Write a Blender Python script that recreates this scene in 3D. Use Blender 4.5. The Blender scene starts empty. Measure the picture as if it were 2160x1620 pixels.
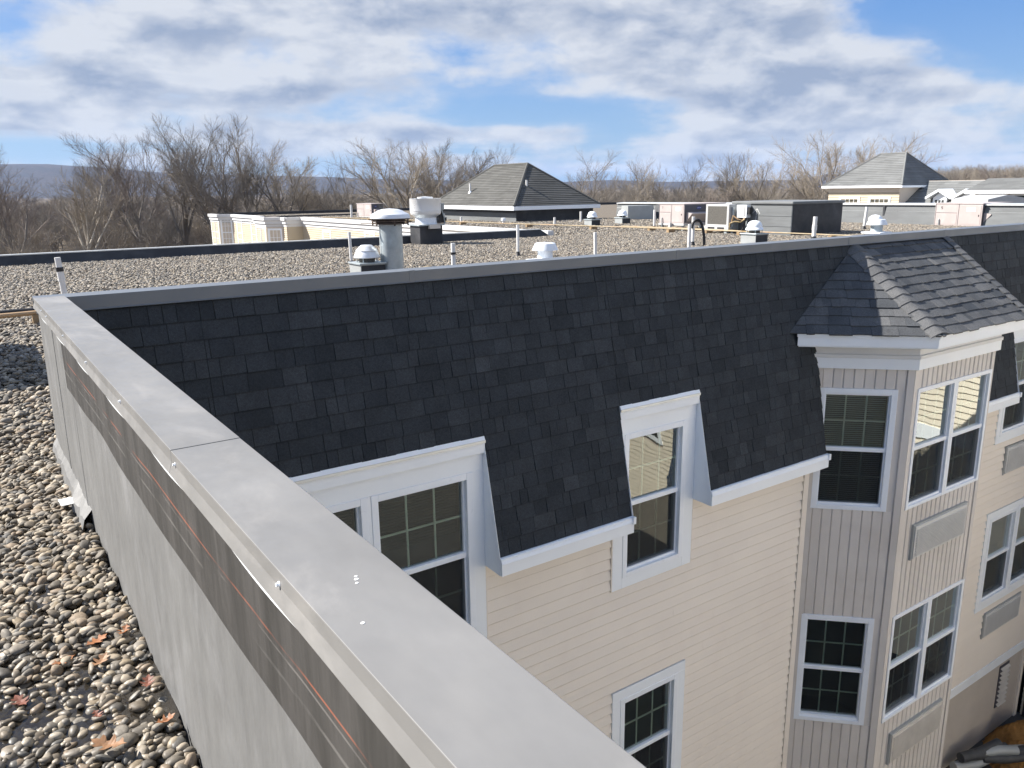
import bpy, math, random
import numpy as np
from mathutils import Vector, Matrix
R_ = random.Random(7)
scn = bpy.context.scene
# ------------------------------------------------------------------ camera
cd = bpy.data.cameras.new('camera'); cam = bpy.data.objects.new('camera', cd)
scn.collection.objects.link(cam); scn.camera = cam
cd.sensor_width = 36.0; cd.lens = 36.0 * 1686.29 / 2160.0; cd.clip_start = 0.05; cd.clip_end = 30000
_r = (0.8215053, -0.5700423, -0.0134467); _u = (0.1459398, 0.1874044, 0.9713811); _f = (0.5512083, 0.7999571, -0.2371455)
cam.matrix_world = Matrix(((_r[0], _u[0], -_f[0], 0), (_r[1], _u[1], -_f[1], 0), (_r[2], _u[2], -_f[2], 0), (0, 0, 0, 1)))
# ------------------------------------------------------------------ light
SUN = Vector((-0.85, 0.86, 1.0)).normalized()
EL = math.asin(SUN.z); AZ = math.atan2(SUN.x, SUN.y)
sl = bpy.data.lights.new('sun', 'SUN'); sl.energy = 5.0; sl.angle = math.radians(0.53); sl.color = (1.0, 0.94, 0.86)
so = bpy.data.objects.new('sun', sl); scn.collection.objects.link(so); so.location = (-20, 18, 25)
so.rotation_euler = SUN.to_track_quat('Z', 'Y').to_euler()
vs = scn.view_settings; vs.view_transform = 'Standard'; vs.look = 'None'; vs.exposure = 1.3; vs.gamma = 1.0
vs.use_curve_mapping = False
scn.cycles.use_denoising = True
scn.cycles.max_bounces = 8; scn.cycles.transparent_max_bounces = 12; scn.cycles.volume_bounces = 1
# ------------------------------------------------------------------ node helper
class NT:
    def __init__(s, tree): s.t = tree; s.n = tree.nodes; s.l = tree.links
    def __call__(s, typ, ins=None, **kw):
        nd = s.n.new(typ)
        for k, v in kw.items(): setattr(nd, k, v)
        for k, v in (ins or {}).items():
            if isinstance(v, bpy.types.NodeSocket): s.l.new(v, nd.inputs[k])
            else: nd.inputs[k].default_value = v
        return nd
    def m(s, op, a, b=None, c=None, clamp=False):
        ins = {0: a}
        if b is not None: ins[1] = b
        if c is not None: ins[2] = c
        nd = s('ShaderNodeMath', ins, operation=op); nd.use_clamp = clamp
        return nd.outputs[0]
    def mix(s, f, a, b, blend='MIX'):
        nd = s('ShaderNodeMix', None, data_type='RGBA', blend_type=blend)
        for k, v in ((0, f), (6, a), (7, b)):
            if isinstance(v, bpy.types.NodeSocket): s.l.new(v, nd.inputs[k])
            else: nd.inputs[k].default_value = v if k == 0 else (tuple(v) + (1,))[:4]
        return nd.outputs[2]
    def mapr(s, v, a, b, c=0.0, d=1.0, smooth=True):
        nd = s('ShaderNodeMapRange', {0: v, 1: a, 2: b, 3: c, 4: d}, interpolation_type='SMOOTHSTEP' if smooth else 'LINEAR')
        return nd.outputs[0]
    def noise(s, vec, scale, detail=4.0, rough=0.5, dist=0.0):
        return s('ShaderNodeTexNoise', {'Vector': vec, 'Scale': scale, 'Detail': detail, 'Roughness': rough, 'Distortion': dist}).outputs[0]
# ------------------------------------------------------------------ world: nishita sky + procedural clouds by direction
w = bpy.data.worlds.new('World'); scn.world = w; w.use_nodes = True
T = NT(w.node_tree); T.n.clear()
sky = T('ShaderNodeTexSky', sky_type='NISHITA', sun_disc=False, sun_elevation=EL, sun_rotation=AZ, altitude=120.0, air_density=1.0, dust_density=0.6, ozone_density=2.0)
dirv = T('ShaderNodeTexCoord').outputs['Generated']
sp = T('ShaderNodeSeparateXYZ', {0: dirv}); dx, dy, dz = sp.outputs
zc = T.m('ADD', T.m('MAXIMUM', dz, 0.0), 0.055)
cu = T.m('DIVIDE', dx, zc); cv = T.m('DIVIDE', dy, zc)
cvec = T('ShaderNodeCombineXYZ', {0: cu, 1: cv, 2: 0.0}).outputs[0]
az = T.m('ARCTAN2', dx, dy)
elv = T.m('ARCSINE', dz)
def blob(a0, e0, sa, se, amp):       # broad cloud banks / clear gaps, in degrees of azimuth and elevation
    a = T.m('DIVIDE', T.m('SUBTRACT', az, math.radians(a0)), math.radians(sa))
    e = T.m('DIVIDE', T.m('SUBTRACT', elv, math.radians(e0)), math.radians(se))
    q = T.m('ADD', T.m('MULTIPLY', a, a), T.m('MULTIPLY', e, e))
    return T.m('MULTIPLY', T.m('EXPONENT', T.m('MULTIPLY', q, -1.0)), amp)
fill = None
for b in ((26, 11.8, 13, 3.4, .20), (46, 9.6, 10, 3.6, .14), (63, 12.5, 5.5, 3.6, -.46), (67, 8.0, 4, 2.4, -.20), (37, 5.2, 8.5, 1.0, -.22), (57, 5.2, 12, 2.2, .13),
          (5, 6.2, 6, 1.7, .14), (13, 9.5, 5.0, 2.0, .10), (20.5, 6.3, 3.2, .8, .10), (14.3, 6.9, 1.3, .5, .09), (24, 3.6, 12, 1.0, .10), (4, 2.7, 7, .5, -.15), (45, 2.0, 16, .8, .05)):
    q = blob(*b); fill = q if fill is None else T.m('ADD', fill, q)
def cloudn(off, sc, det, ro):
    v = T('ShaderNodeVectorMath', {0: dirv, 1: off}, operation='ADD').outputs[0]
    v = T('ShaderNodeVectorMath', {0: v, 1: (1.0, 1.0, 2.15)}, operation='MULTIPLY').outputs[0]
    return T.noise(v, sc, det, ro, 0.15)
n1 = T.noise(cvec, 0.42, 6.0, 0.55, 0.2)
n2 = cloudn((0, 0, 0), 9.5, 9.0, 0.56); n3 = cloudn((-0.007, 0.004, 0.018), 9.5, 6.0, 0.52)
n4 = cloudn((.3, .1, .2), 3.1, 5.0, 0.5)
thin = T.mapr(dz, 0.25, 0.75, 0.0, -0.04)      # cloud fields look closed near the horizon and open overhead
dens = T.m('ADD', T.m('ADD', T.m('MULTIPLY', n1, 0.32), T.m('MULTIPLY', n2, 0.38)), T.m('ADD', T.m('MULTIPLY', n4, .30), T.m('ADD', fill, thin)))
mask = T.mapr(dens, 0.42, 0.55)
veil = T.mapr(n1, 0.40, 0.70, 0.10, 0.45)
mask = T.m('MAXIMUM', mask, T.m('MULTIPLY', veil, T.mapr(dens, .36, .50)))
thick = T.mapr(dens, 0.45, 0.70, 0.0, 1.0)
side = T.mapr(T.m('SUBTRACT', n3, n2), -0.13, 0.13, 0.0, 1.0, False)      # underside / far side of each billow
shade = T.m('ADD', T.m('MULTIPLY', thick, 0.66), T.m('MULTIPLY', T.m('SUBTRACT', side, .5), T.mapr(dens, .43, .58, .0, 1.1)), clamp=True)
ccol = T.mix(T.m('MULTIPLY', shade, .92), (0.73, 0.76, 0.815), (0.32, 0.395, 0.54))
clear = T('ShaderNodeVectorMath', {0: sky.outputs[0], 1: (0.085, 0.098, 0.122)}, operation='MULTIPLY').outputs[0]
clear = T.mix(0.6, clear, T.mix(T.mapr(elv, 0.0, 0.26), (0.37, 0.57, 0.84), (0.12, 0.345, 0.83)))
allc = T.mix(T.m('MULTIPLY', mask, 0.97), clear, ccol)
bg = T('ShaderNodeBackground', {0: allc, 1: 0.41})
wo = T('ShaderNodeOutputWorld', {0: bg.outputs[0]})
# ------------------------------------------------------------------ mesh builder
ORG = {}
class MB:
    def __init__(s): s.v = []; s.f = []; s.r = []; s.cur = 0.5; s.sl = None
    def add(s, vs_, fs):
        b = len(s.v); s.v += [tuple(p) for p in vs_]; s.f += [tuple(i + b for i in q) for q in fs]; s.r += [s.cur] * len(vs_)
        return s
    def box(s, x0, x1, y0, y1, z0, z1):
        return s.add([(x0, y0, z0), (x1, y0, z0), (x1, y1, z0), (x0, y1, z0), (x0, y0, z1), (x1, y0, z1), (x1, y1, z1), (x0, y1, z1)],
                     [(0, 3, 2, 1), (4, 5, 6, 7), (0, 1, 5, 4), (1, 2, 6, 5), (2, 3, 7, 6), (3, 0, 4, 7)])
    def hexa(s, p):   # 8 points: bottom ring 0-3, top ring 4-7
        return s.add(p, [(0, 3, 2, 1), (4, 5, 6, 7), (0, 1, 5, 4), (1, 2, 6, 5), (2, 3, 7, 6), (3, 0, 4, 7)])
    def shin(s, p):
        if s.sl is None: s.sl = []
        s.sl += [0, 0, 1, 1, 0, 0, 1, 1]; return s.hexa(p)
    def obox(s, O, A, B, C, a0, a1, b0, b1, c0, c1):
        P = lambda a, b, c: tuple(O[i] + A[i] * a + B[i] * b + C[i] * c for i in range(3))
        return s.hexa([P(a0, b0, c0), P(a1, b0, c0), P(a1, b1, c0), P(a0, b1, c0), P(a0, b0, c1), P(a1, b0, c1), P(a1, b1, c1), P(a0, b1, c1)])
    def prism(s, poly, fn, c0, c1):   # poly: 2d points; fn(a,b,c)->xyz
        n = len(poly)
        return s.add([fn(a, b, c0) for a, b in poly] + [fn(a, b, c1) for a, b in poly],
                     [tuple(range(n - 1, -1, -1)), tuple(range(n, 2 * n))] + [(i, (i + 1) % n, n + (i + 1) % n, n + i) for i in range(n)])
    def quad(s, *p): return s.add(p, [tuple(range(len(p)))])
    def lathe(s, c, prof, n=24, ph=0.0):
        k = len(prof); vs_ = []; fs = []
        for i in range(n):
            a = ph + 2 * math.pi * i / n
            for r, z in prof: vs_.append((c[0] + r * math.cos(a), c[1] + r * math.sin(a), c[2] + z))
        for i in range(n):
            j = (i + 1) % n
            for q in range(k - 1): fs.append((i * k + q, j * k + q, j * k + q + 1, i * k + q + 1))
        if prof[0][0] > 1e-4: fs.append(tuple(i * k for i in range(n))[::-1])
        if prof[-1][0] > 1e-4: fs.append(tuple(i * k + k - 1 for i in range(n)))
        return s.add(vs_, fs)
    def tube(s, pts, rad, n=8, cap=True):
        pts = [Vector(p) for p in pts]; m = len(pts)
        if not hasattr(rad, '__len__'): rad = [rad] * m
        vs_ = []; fs = []; ref = None
        for i, p in enumerate(pts):
            d = (pts[min(i + 1, m - 1)] - pts[max(i - 1, 0)]).normalized()
            if ref is None: ref = d.orthogonal().normalized()
            ref = (ref - d * ref.dot(d)).normalized(); b = d.cross(ref)
            for k in range(n):
                a = 2 * math.pi * k / n; q = p + (ref * math.cos(a) + b * math.sin(a)) * rad[i]; vs_.append(tuple(q))
        for i in range(m - 1):
            for k in range(n):
                k2 = (k + 1) % n; fs.append((i * n + k, i * n + k2, (i + 1) * n + k2, (i + 1) * n + k))
        if cap: fs += [tuple(range(n))[::-1], tuple(range((m - 1) * n, m * n))]
        return s.add(vs_, fs)
    def build(s, name, mat, parent=None, smooth=False, bevel=0.0, loc=None, seg=2):
        o_ = ORG[parent] if parent is not None else Vector(loc or (0, 0, 0))
        me = bpy.data.meshes.new(name)
        vv = np.array(s.v, dtype=np.float32) - np.array(o_, dtype=np.float32)
        me.from_pydata(vv.tolist(), [], s.f)
        at = me.attributes.new('rnd', 'FLOAT', 'POINT'); at.data.foreach_set('value', np.array(s.r, dtype=np.float32))
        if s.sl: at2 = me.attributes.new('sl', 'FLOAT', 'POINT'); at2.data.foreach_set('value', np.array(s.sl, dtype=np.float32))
        me.materials.append(mat)
        if smooth:
            me.polygons.foreach_set('use_smooth', [True] * len(me.polygons))
            if smooth != 'all':
                try: me.set_sharp_from_angle(angle=math.radians(38))
                except Exception: pass
        me.update()
        o = bpy.data.objects.new(name, me); scn.collection.objects.link(o)
        if parent is not None: o.parent = parent
        else: o.location = o_
        ORG[o] = Vector(o_)
        if bevel:
            b = o.modifiers.new('bevel', 'BEVEL'); b.width = bevel; b.segments = seg; b.limit_method = 'ANGLE'; b.angle_limit = math.radians(40)
        return o
def tag(o, label=None, cat=None, group=None, kind=None):
    if label: o['label'] = label
    if cat: o['category'] = cat
    if group: o['group'] = group
    if kind: o['kind'] = kind
    return o
def thing(name, label, cat, loc=(0, 0, 0), group=None):
    o = bpy.data.objects.new(name, None); scn.collection.objects.link(o); o.location = loc; o.empty_display_size = 0.2
    ORG[o] = Vector(loc); return tag(o, label, cat, group)
def copy_thing(o, loc, rotz=0.0, scale=1.0, label=None, group=None):
    def cp(a, par):
        c = a.copy(); scn.collection.objects.link(c); c.parent = par; ORG[c] = Vector(loc)
        for ch in a.children: cp(ch, c)
        return c
    c = cp(o, None); c.location = loc; c.rotation_euler = (0, 0, rotz); c.scale = (scale,) * 3 if not hasattr(scale, '__len__') else scale
    if label: c['label'] = label
    if group: c['group'] = group
    return c
# ------------------------------------------------------------------ materials
def mat(name, col, rough=0.6, metal=0.0, var=0.12, vscale=3.0, bump=0.0, bscale=40.0, spec=0.5, stretch=(1, 1, 1), dirt=None, dirts=1.3, rnd=0.0, coat=0.0):
    m = bpy.data.materials.new(name); m.use_nodes = True; t = NT(m.node_tree); t.n.clear()
    pos = t('ShaderNodeNewGeometry').outputs['Position']
    if stretch != (1, 1, 1): pos2 = t('ShaderNodeVectorMath', {0: pos, 1: stretch}, operation='MULTIPLY').outputs[0]
    else: pos2 = pos
    nz = t.noise(pos2, vscale, 5.0, 0.6)
    f = t.mapr(nz, 0.25, 0.75, 1.0 - var, 1.0 + var, False)
    c = t('ShaderNodeVectorMath', {0: tuple(col[:3]), 'Scale': f}, operation='SCALE').outputs[0]
    if rnd:
        at = t('ShaderNodeAttribute', attribute_name='rnd').outputs['Fac']
        c = t('ShaderNodeVectorMath', {0: c, 'Scale': t.mapr(at, 0, 1, 1 - rnd, 1 + rnd, False)}, operation='SCALE').outputs[0]
    if dirt:
        dn = t.noise(pos2, dirts, 6.0, 0.65, 0.4)
        c = t.mix(t.mapr(dn, 0.48, 0.72, 0, dirt[3]), c, dirt[:3])
    b = t('ShaderNodeBsdfPrincipled', {'Base Color': c, 'Roughness': rough, 'Metallic': metal, 'Specular IOR Level': spec, 'Coat Weight': coat})
    if bump:
        bn = t.noise(pos2, bscale, 4.0, 0.6)
        b2 = t('ShaderNodeBump', {'Strength': 1.0, 'Distance': bump, 'Height': bn}); t.l.new(b2.outputs[0], b.inputs['Normal'])
    rn = t.mapr(t.noise(pos, vscale * 2.3, 3.0), 0.3, 0.7, max(0, rough - .08), min(1, rough + .08), False); t.l.new(rn, b.inputs['Roughness'])
    t('ShaderNodeOutputMaterial', {0: b.outputs[0]})
    return m
M = {}
M['coping'] = mat('coping metal', (0.178, 0.176, 0.171), 0.45, 0.0, 0.14, 6.0, 0.004, 2.6, 0.45, stretch=(1, .45, 1), dirt=(0.27, 0.262, 0.25, .65), dirts=4.5)
M['copingA'] = mat('slate coping metal', (0.115, 0.13, 0.15), 0.45, 0.0, 0.05, 1.5, spec=.5)
M['copinglight'] = mat('bare edge metal', (0.62, 0.64, 0.64), 0.35, 0.3, 0.06, 4)
M['membrane'] = mat('weathered grey roofing membrane', (0.145, 0.146, 0.144), 0.62, 0, 0.18, 6.0, 0.004, 6.0, 0.4, (1.0, 1.5, 0.6), dirt=(0.235, 0.237, 0.24, .6), dirts=2.8)
M['membrane_dark'] = mat('black roofing membrane', (0.035, 0.037, 0.042), 0.6, 0, 0.3, 2.0, 0.003, 4.0, 0.35, dirt=(0.075, 0.075, 0.08, .6), dirts=1.4)
M['membrane_far'] = mat('grey flashing membrane', (0.155, 0.165, 0.17), 0.65, 0, 0.18, 1.2, 0.004, 3.0, 0.3, (1, .5, 3), dirt=(0.12, 0.125, 0.13, .7), dirts=.9)
M['white'] = mat('white painted trim', (0.85, 0.89, 0.93), 0.4, 0, 0.03, 2.0)
M['vinyl'] = mat('white vinyl frame', (0.84, 0.88, 0.93), 0.35, 0, 0.03, 5.0)
M['siding'] = mat('beige vinyl siding', (0.79, 0.725, 0.645), 0.55, 0, 0.025, 1.0, 0.0006, 60, rnd=.014, stretch=(1, 1, .6), dirt=(0.72, 0.635, 0.56, .3), dirts=1.6)
M['panel'] = mat('taupe vertical siding', (0.66, 0.62, 0.58), 0.55, 0, 0.05, 1.2, 0.0004, 60, rnd=.05, dirt=(0.45, 0.40, 0.35, .3), dirts=.9)
M['cream'] = mat('cream vinyl siding', (0.77, 0.70, 0.575), 0.55, 0, 0.04, 0.6, rnd=.03)
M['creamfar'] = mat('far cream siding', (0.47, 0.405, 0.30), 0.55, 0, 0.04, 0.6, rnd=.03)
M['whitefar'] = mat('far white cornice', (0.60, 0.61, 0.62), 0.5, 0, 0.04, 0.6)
M['trimgrey'] = mat('pale grey frieze paint', (0.72, 0.725, 0.73), 0.5, 0, 0.04, 2)
M['blindlight'] = mat('pale green grey blind', (0.30, 0.37, 0.365), 0.6, 0, 0.05, 3)
M['creamtrim'] = mat('beige trim board', (0.62, 0.55, 0.47), 0.5, 0, 0.04, 2)
M['pvc'] = mat('white pvc pipe', (0.70, 0.70, 0.69), 0.4, 0, 0.06, 5, dirt=(0.5, 0.48, 0.44, .5), dirts=6)
M['black'] = mat('black rubber and shade', (0.018, 0.018, 0.02), 0.55, 0, 0.3, 8)
M['galv'] = mat('galvanized steel', (0.38, 0.43, 0.45), 0.42, 0.45, 0.16, 7, 0.0004, 30, dirt=(0.55, 0.56, 0.55, .5), dirts=3)
M['alu'] = mat('spun aluminium', (0.74, 0.76, 0.78), 0.34, 0.35, 0.04, 1.5)
M['rust'] = mat('weathered dark bracket', (0.10, 0.075, 0.06), 0.7, 0.3, 0.4, 14)
M['curbgrey'] = mat('grey curb sheet', (0.36, 0.38, 0.38), 0.5, 0.2, 0.1, 3)
M['acpink'] = mat('faded pinkish cabinet paint', (0.43, 0.375, 0.36), 0.5, 0, 0.07, 2.2, dirt=(0.50, 0.46, 0.45, .6), dirts=1.8)
M['acdark'] = mat('dark grey paint and shade', (0.075, 0.072, 0.085), 0.5, 0, 0.08, 3)
M['aclight'] = mat('light grey cabinet paint', (0.46, 0.465, 0.46), 0.5, 0, 0.07, 2, dirt=(0.4, 0.38, 0.34, .5), dirts=2)
M['coil'] = mat('condenser coil fins', (0.10, 0.095, 0.085), 0.6, 0.3, 0.4, 30)
M['blue'] = mat('blue oval emblem', (0.02, 0.03, 0.20), 0.35, 0, 0.03, 5)
M['sticker'] = mat('white paper label', (0.75, 0.79, 0.82), 0.6, 0, 0.05, 8)
M['chalk'] = mat('chalk mark', (0.62, 0.63, 0.63), 0.9, 0, 0.2, 30)
M['gasyellow'] = mat('yellow gas pipe', (0.26, 0.195, 0.095), 0.5, 0, 0.15, 3, dirt=(0.42, 0.20, 0.08, .6), dirts=.7)
M['copper'] = mat('tan pipe', (0.40, 0.27, 0.15), 0.5, 0, 0.2, 6)
M['wood'] = mat('weathered wood block', (0.30, 0.21, 0.12), 0.8, 0, 0.25, 9)
M['roofgrey'] = mat('aged asphalt shingle', (0.098, 0.098, 0.093), 0.9, 0, 0.16, 1.2, 0.003, 60, .2, rnd=.16)
M['roofblue'] = mat('blue grey asphalt shingle', (0.158, 0.163, 0.162), 0.9, 0, 0.14, 1.0, 0.003, 60, .2, rnd=.14)
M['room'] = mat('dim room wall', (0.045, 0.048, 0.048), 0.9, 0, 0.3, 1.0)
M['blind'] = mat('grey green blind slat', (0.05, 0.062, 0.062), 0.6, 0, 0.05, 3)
M['muntin'] = mat('pale grille bar', (0.60, 0.66, 0.62), 0.5, 0, 0.03, 3)
M['louvre'] = mat('grey louvre metal', (0.60, 0.60, 0.59), 0.45, 0.2, 0.06, 4)
M['louvre2'] = mat('beige louvre metal', (0.62, 0.585, 0.53), 0.5, 0.1, 0.12, 4)
M['masonry'] = mat('painted block wall', (0.50, 0.45, 0.40), 0.8, 0, 0.08, 1.5, 0.004, 18)
M['deck'] = mat('black underlay', (0.02, 0.02, 0.022), 0.9, 0, 0.1, 4)
M['bark'] = mat('grey brown bark', (0.185, 0.165, 0.145), 0.9, 0, 0.35, 1.2, 0.01, 6, .2)
M['twig'] = mat('grey brown twigs', (0.235, 0.21, 0.18), 0.9, 0, 0.3, .6, spec=.2)
M['twigred'] = mat('reddish twigs', (0.225, 0.19, 0.165), 0.9, 0, 0.3, .6, spec=.2)
M['paletwig'] = mat('pale sycamore bark', (0.46, 0.42, 0.36), 0.8, 0, 0.35, 1.5, spec=.2)
M['tan'] = mat('tan twigs', (0.27, 0.235, 0.19), 0.9, 0, 0.3, .6, spec=.2)
M['mulch'] = mat('orange brown mulch', (0.30, 0.15, 0.045), 0.95, 0, 0.45, 5, 0.05, 12, .2)
M['lump'] = mat('grey scrap sheet', (0.07, 0.073, 0.077), 0.6, 0.2, 0.3, 5, 0.01, 8)
M['leafo'] = mat('orange oak leaf', (0.24, 0.092, 0.030), 0.6, 0, 0.3, 30)
M['leafr'] = mat('red brown oak leaf', (0.15, 0.05, 0.028), 0.55, 0, 0.3, 30)
M['leaft'] = mat('tan oak leaf', (0.22, 0.115, 0.055), 0.6, 0, 0.3, 30)
M['patch'] = mat('white sealant', (0.72, 0.73, 0.72), 0.6, 0, 0.06, 20)

def shingle_mat():
    m = bpy.data.materials.new('charcoal shingle granules'); m.use_nodes = True; t = NT(m.node_tree); t.n.clear()
    pos = t('ShaderNodeNewGeometry').outputs['Position']
    at = t('ShaderNodeAttribute', attribute_name='rnd').outputs['Fac']
    c = t('ShaderNodeValToRGB', {0: t.m('MULTIPLY', at, .6667)}); e = c.color_ramp.elements
    e[0].position = 0.0; e[0].color = (0.020, 0.0245, 0.030, 1); e[1].position = 1.0; e[1].color = (0.185, 0.182, 0.178, 1)
    y_ = e.new(.667); y_.color = (0.047, 0.053, 0.061, 1); x = e.new(0.333); x.color = (0.031, 0.0365, 0.0435, 1)
    g = t.noise(pos, 330.0, 3.0, 0.7); g2 = t.noise(pos, 60.0, 4.0, 0.65); g3 = t.noise(pos, 5.0, 3.0, 0.5)
    f = t.m('MULTIPLY', t.mapr(g, .3, .7, .45, 1.6, False), t.m('MULTIPLY', t.mapr(g2, .3, .7, .78, 1.22, False), t.mapr(g3, .3, .7, .86, 1.14, False)))
    col = t('ShaderNodeVectorMath', {0: c.outputs[0], 'Scale': f}, operation='SCALE').outputs[0]
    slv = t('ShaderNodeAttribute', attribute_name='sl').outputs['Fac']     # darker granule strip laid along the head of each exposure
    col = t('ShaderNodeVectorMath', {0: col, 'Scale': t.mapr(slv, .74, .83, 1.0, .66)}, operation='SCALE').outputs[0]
    b = t('ShaderNodeBsdfPrincipled', {'Base Color': col, 'Roughness': 0.88, 'Specular IOR Level': 0.25})
    bm = t('ShaderNodeBump', {'Strength': 0.8, 'Distance': 0.0025, 'Height': t.noise(pos, 240, 3, .7)}); t.l.new(bm.outputs[0], b.inputs['Normal'])
    t('ShaderNodeOutputMaterial', {0: b.outputs[0]}); return m
M['shingle'] = shingle_mat()
def glass_mat(name, tint, warp, refl=3.3):
    m = bpy.data.materials.new(name); m.use_nodes = True; t = NT(m.node_tree); t.n.clear()
    pos = t('ShaderNodeNewGeometry').outputs['Position']
    nb = t('ShaderNodeBump', {'Strength': 1.0, 'Distance': warp, 'Height': t.noise(pos, 1.3, 2.0, .4, .3)})
    fr = t('ShaderNodeFresnel', {'IOR': 1.5})
    fac = t.m('MULTIPLY', fr.outputs[0], refl, clamp=True)
    gl = t('ShaderNodeBsdfGlossy', {'Color': (0.95, 1.0, 0.97, 1), 'Roughness': 0.006, 'Normal': nb.outputs[0]})
    tr = t('ShaderNodeBsdfTransparent', {'Color': tint + (1,)})
    mx = t('ShaderNodeMixShader', {0: fac, 1: tr.outputs[0], 2: gl.outputs[0]})
    t('ShaderNodeOutputMaterial', {0: mx.outputs[0]}); return m
M['glass'] = glass_mat('double glazing', (0.70, 0.80, 0.75), 0.0025)
M['glassfar'] = glass_mat('far window glass', (0.70, 0.80, 0.75), 0.001, 1.1)
M['glassw'] = glass_mat('wavy double glazing', (0.70, 0.80, 0.75), 0.004)
def screen_mat():
    m = bpy.data.materials.new('insect screen'); m.use_nodes = True; t = NT(m.node_tree); t.n.clear()
    d = t('ShaderNodeBsdfDiffuse', {'Color': (0.03, 0.032, 0.035, 1)}); tr = t('ShaderNodeBsdfTransparent')
    mx = t('ShaderNodeMixShader', {0: 0.55, 1: tr.outputs[0], 2: d.outputs[0]}); t('ShaderNodeOutputMaterial', {0: mx.outputs[0]}); return m
M['screen'] = screen_mat()
def water_mat():
    m = bpy.data.materials.new('puddle water'); m.use_nodes = True; t = NT(m.node_tree); t.n.clear()
    pos = t('ShaderNodeNewGeometry').outputs['Position']
    nb = t('ShaderNodeBump', {'Strength': .6, 'Distance': 0.004, 'Height': t.noise(pos, 14.0, 2.0)})
    fr = t('ShaderNodeFresnel', {'IOR': 1.33, 'Normal': nb.outputs[0]})
    gl = t('ShaderNodeBsdfGlossy', {'Color': (1, 1, 1, 1), 'Roughness': 0.02, 'Normal': nb.outputs[0]})
    tr = t('ShaderNodeBsdfTransparent', {'Color': (0.95, 0.92, 0.86, 1)})
    dfm = t('ShaderNodeBsdfDiffuse', {'Color': (0.15, 0.125, 0.095, 1)}); tr = t('ShaderNodeMixShader', {0: .12, 1: tr.outputs[0], 2: dfm.outputs[0]})
    mx = t('ShaderNodeMixShader', {0: fr.outputs[0], 1: tr.outputs[0], 2: gl.outputs[0]}); t('ShaderNodeOutputMaterial', {0: mx.outputs[0]}); return m
M['water'] = water_mat()
def pebble_mat(name, inst):
    m = bpy.data.materials.new(name); m.use_nodes = True; t = NT(m.node_tree); t.n.clear()
    pos = t('ShaderNodeNewGeometry').outputs['Position']
    r = t('ShaderNodeObjectInfo').outputs['Random'] if inst else t('ShaderNodeAttribute', attribute_name='rnd').outputs['Fac']
    c = t('ShaderNodeValToRGB', {0: r}); el = c.color_ramp.elements; c.color_ramp.interpolation = 'CONSTANT'; GAIN = 1.25
    cols = [(0.20, 0.19, 0.175), (0.33, 0.30, 0.26), (0.115, 0.11, 0.105), (0.42, 0.38, 0.315), (0.26, 0.245, 0.225), (0.33, 0.285, 0.22), (0.17, 0.175, 0.18),
            (0.48, 0.44, 0.385), (0.20, 0.18, 0.155), (0.30, 0.29, 0.275), (0.31, 0.26, 0.21), (0.38, 0.355, 0.315), (0.145, 0.135, 0.12), (0.54, 0.51, 0.46)]
    el[0].color = cols[0] + (1,); el[1].position = 1.0 / len(cols); el[1].color = cols[1] + (1,)
    for i in range(2, len(cols)): e = el.new(i / len(cols)); e.color = cols[i] + (1,)
    n = t.noise(pos, 55.0, 5.0, .65); n2 = t.noise(pos, 260.0, 3.0, .6)
    f = t.m('MULTIPLY', t.mapr(n, .3, .7, .72, 1.28, False), t.mapr(n2, .3, .7, .85, 1.15, False))
    col = t('ShaderNodeVectorMath', {0: c.outputs[0], 'Scale': f}, operation='SCALE').outputs[0]
    col = t('ShaderNodeVectorMath', {0: col, 1: ((.67, .645, .605) if inst else (.69, .645, .57))}, operation='MULTIPLY').outputs[0]
    rough = 0.75
    b = t('ShaderNodeBsdfPrincipled', {'Base Color': col, 'Roughness': rough, 'Specular IOR Level': 0.3})
    if not inst:   # wet stones by the puddle are darker and glossy
        sep = t('ShaderNodeSeparateXYZ', {0: pos})
        wet = t.m('ADD', t.mapr(sep.outputs[2], -1.634, -1.612, 1, 0), 0.0)
        near = t.mapr(t('ShaderNodeVectorMath', {0: pos, 1: (0.05, 2.75, -1.63)}, operation='DISTANCE').outputs['Value'], .55, 1.15, 1, 0)
        wf = t.m('MULTIPLY', wet, near)
        col2 = t.mix(wf, col, t('ShaderNodeVectorMath', {0: col, 'Scale': 0.8}, operation='SCALE').outputs[0]); t.l.new(col2, b.inputs['Base Color'])
        t.l.new(t.mapr(wf, 0, 1, .72, .45, False), b.inputs['Roughness'])
    t('ShaderNodeOutputMaterial', {0: b.outputs[0]}); return m
M['pebble'] = pebble_mat('river stones', False); M['pebblei'] = pebble_mat('river stones far', True)
M['gravelbase'] = mat('gravel bed', (0.135, 0.115, 0.09), 0.9, 0, 0.5, 30, 0.01, 45, .3)
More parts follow.
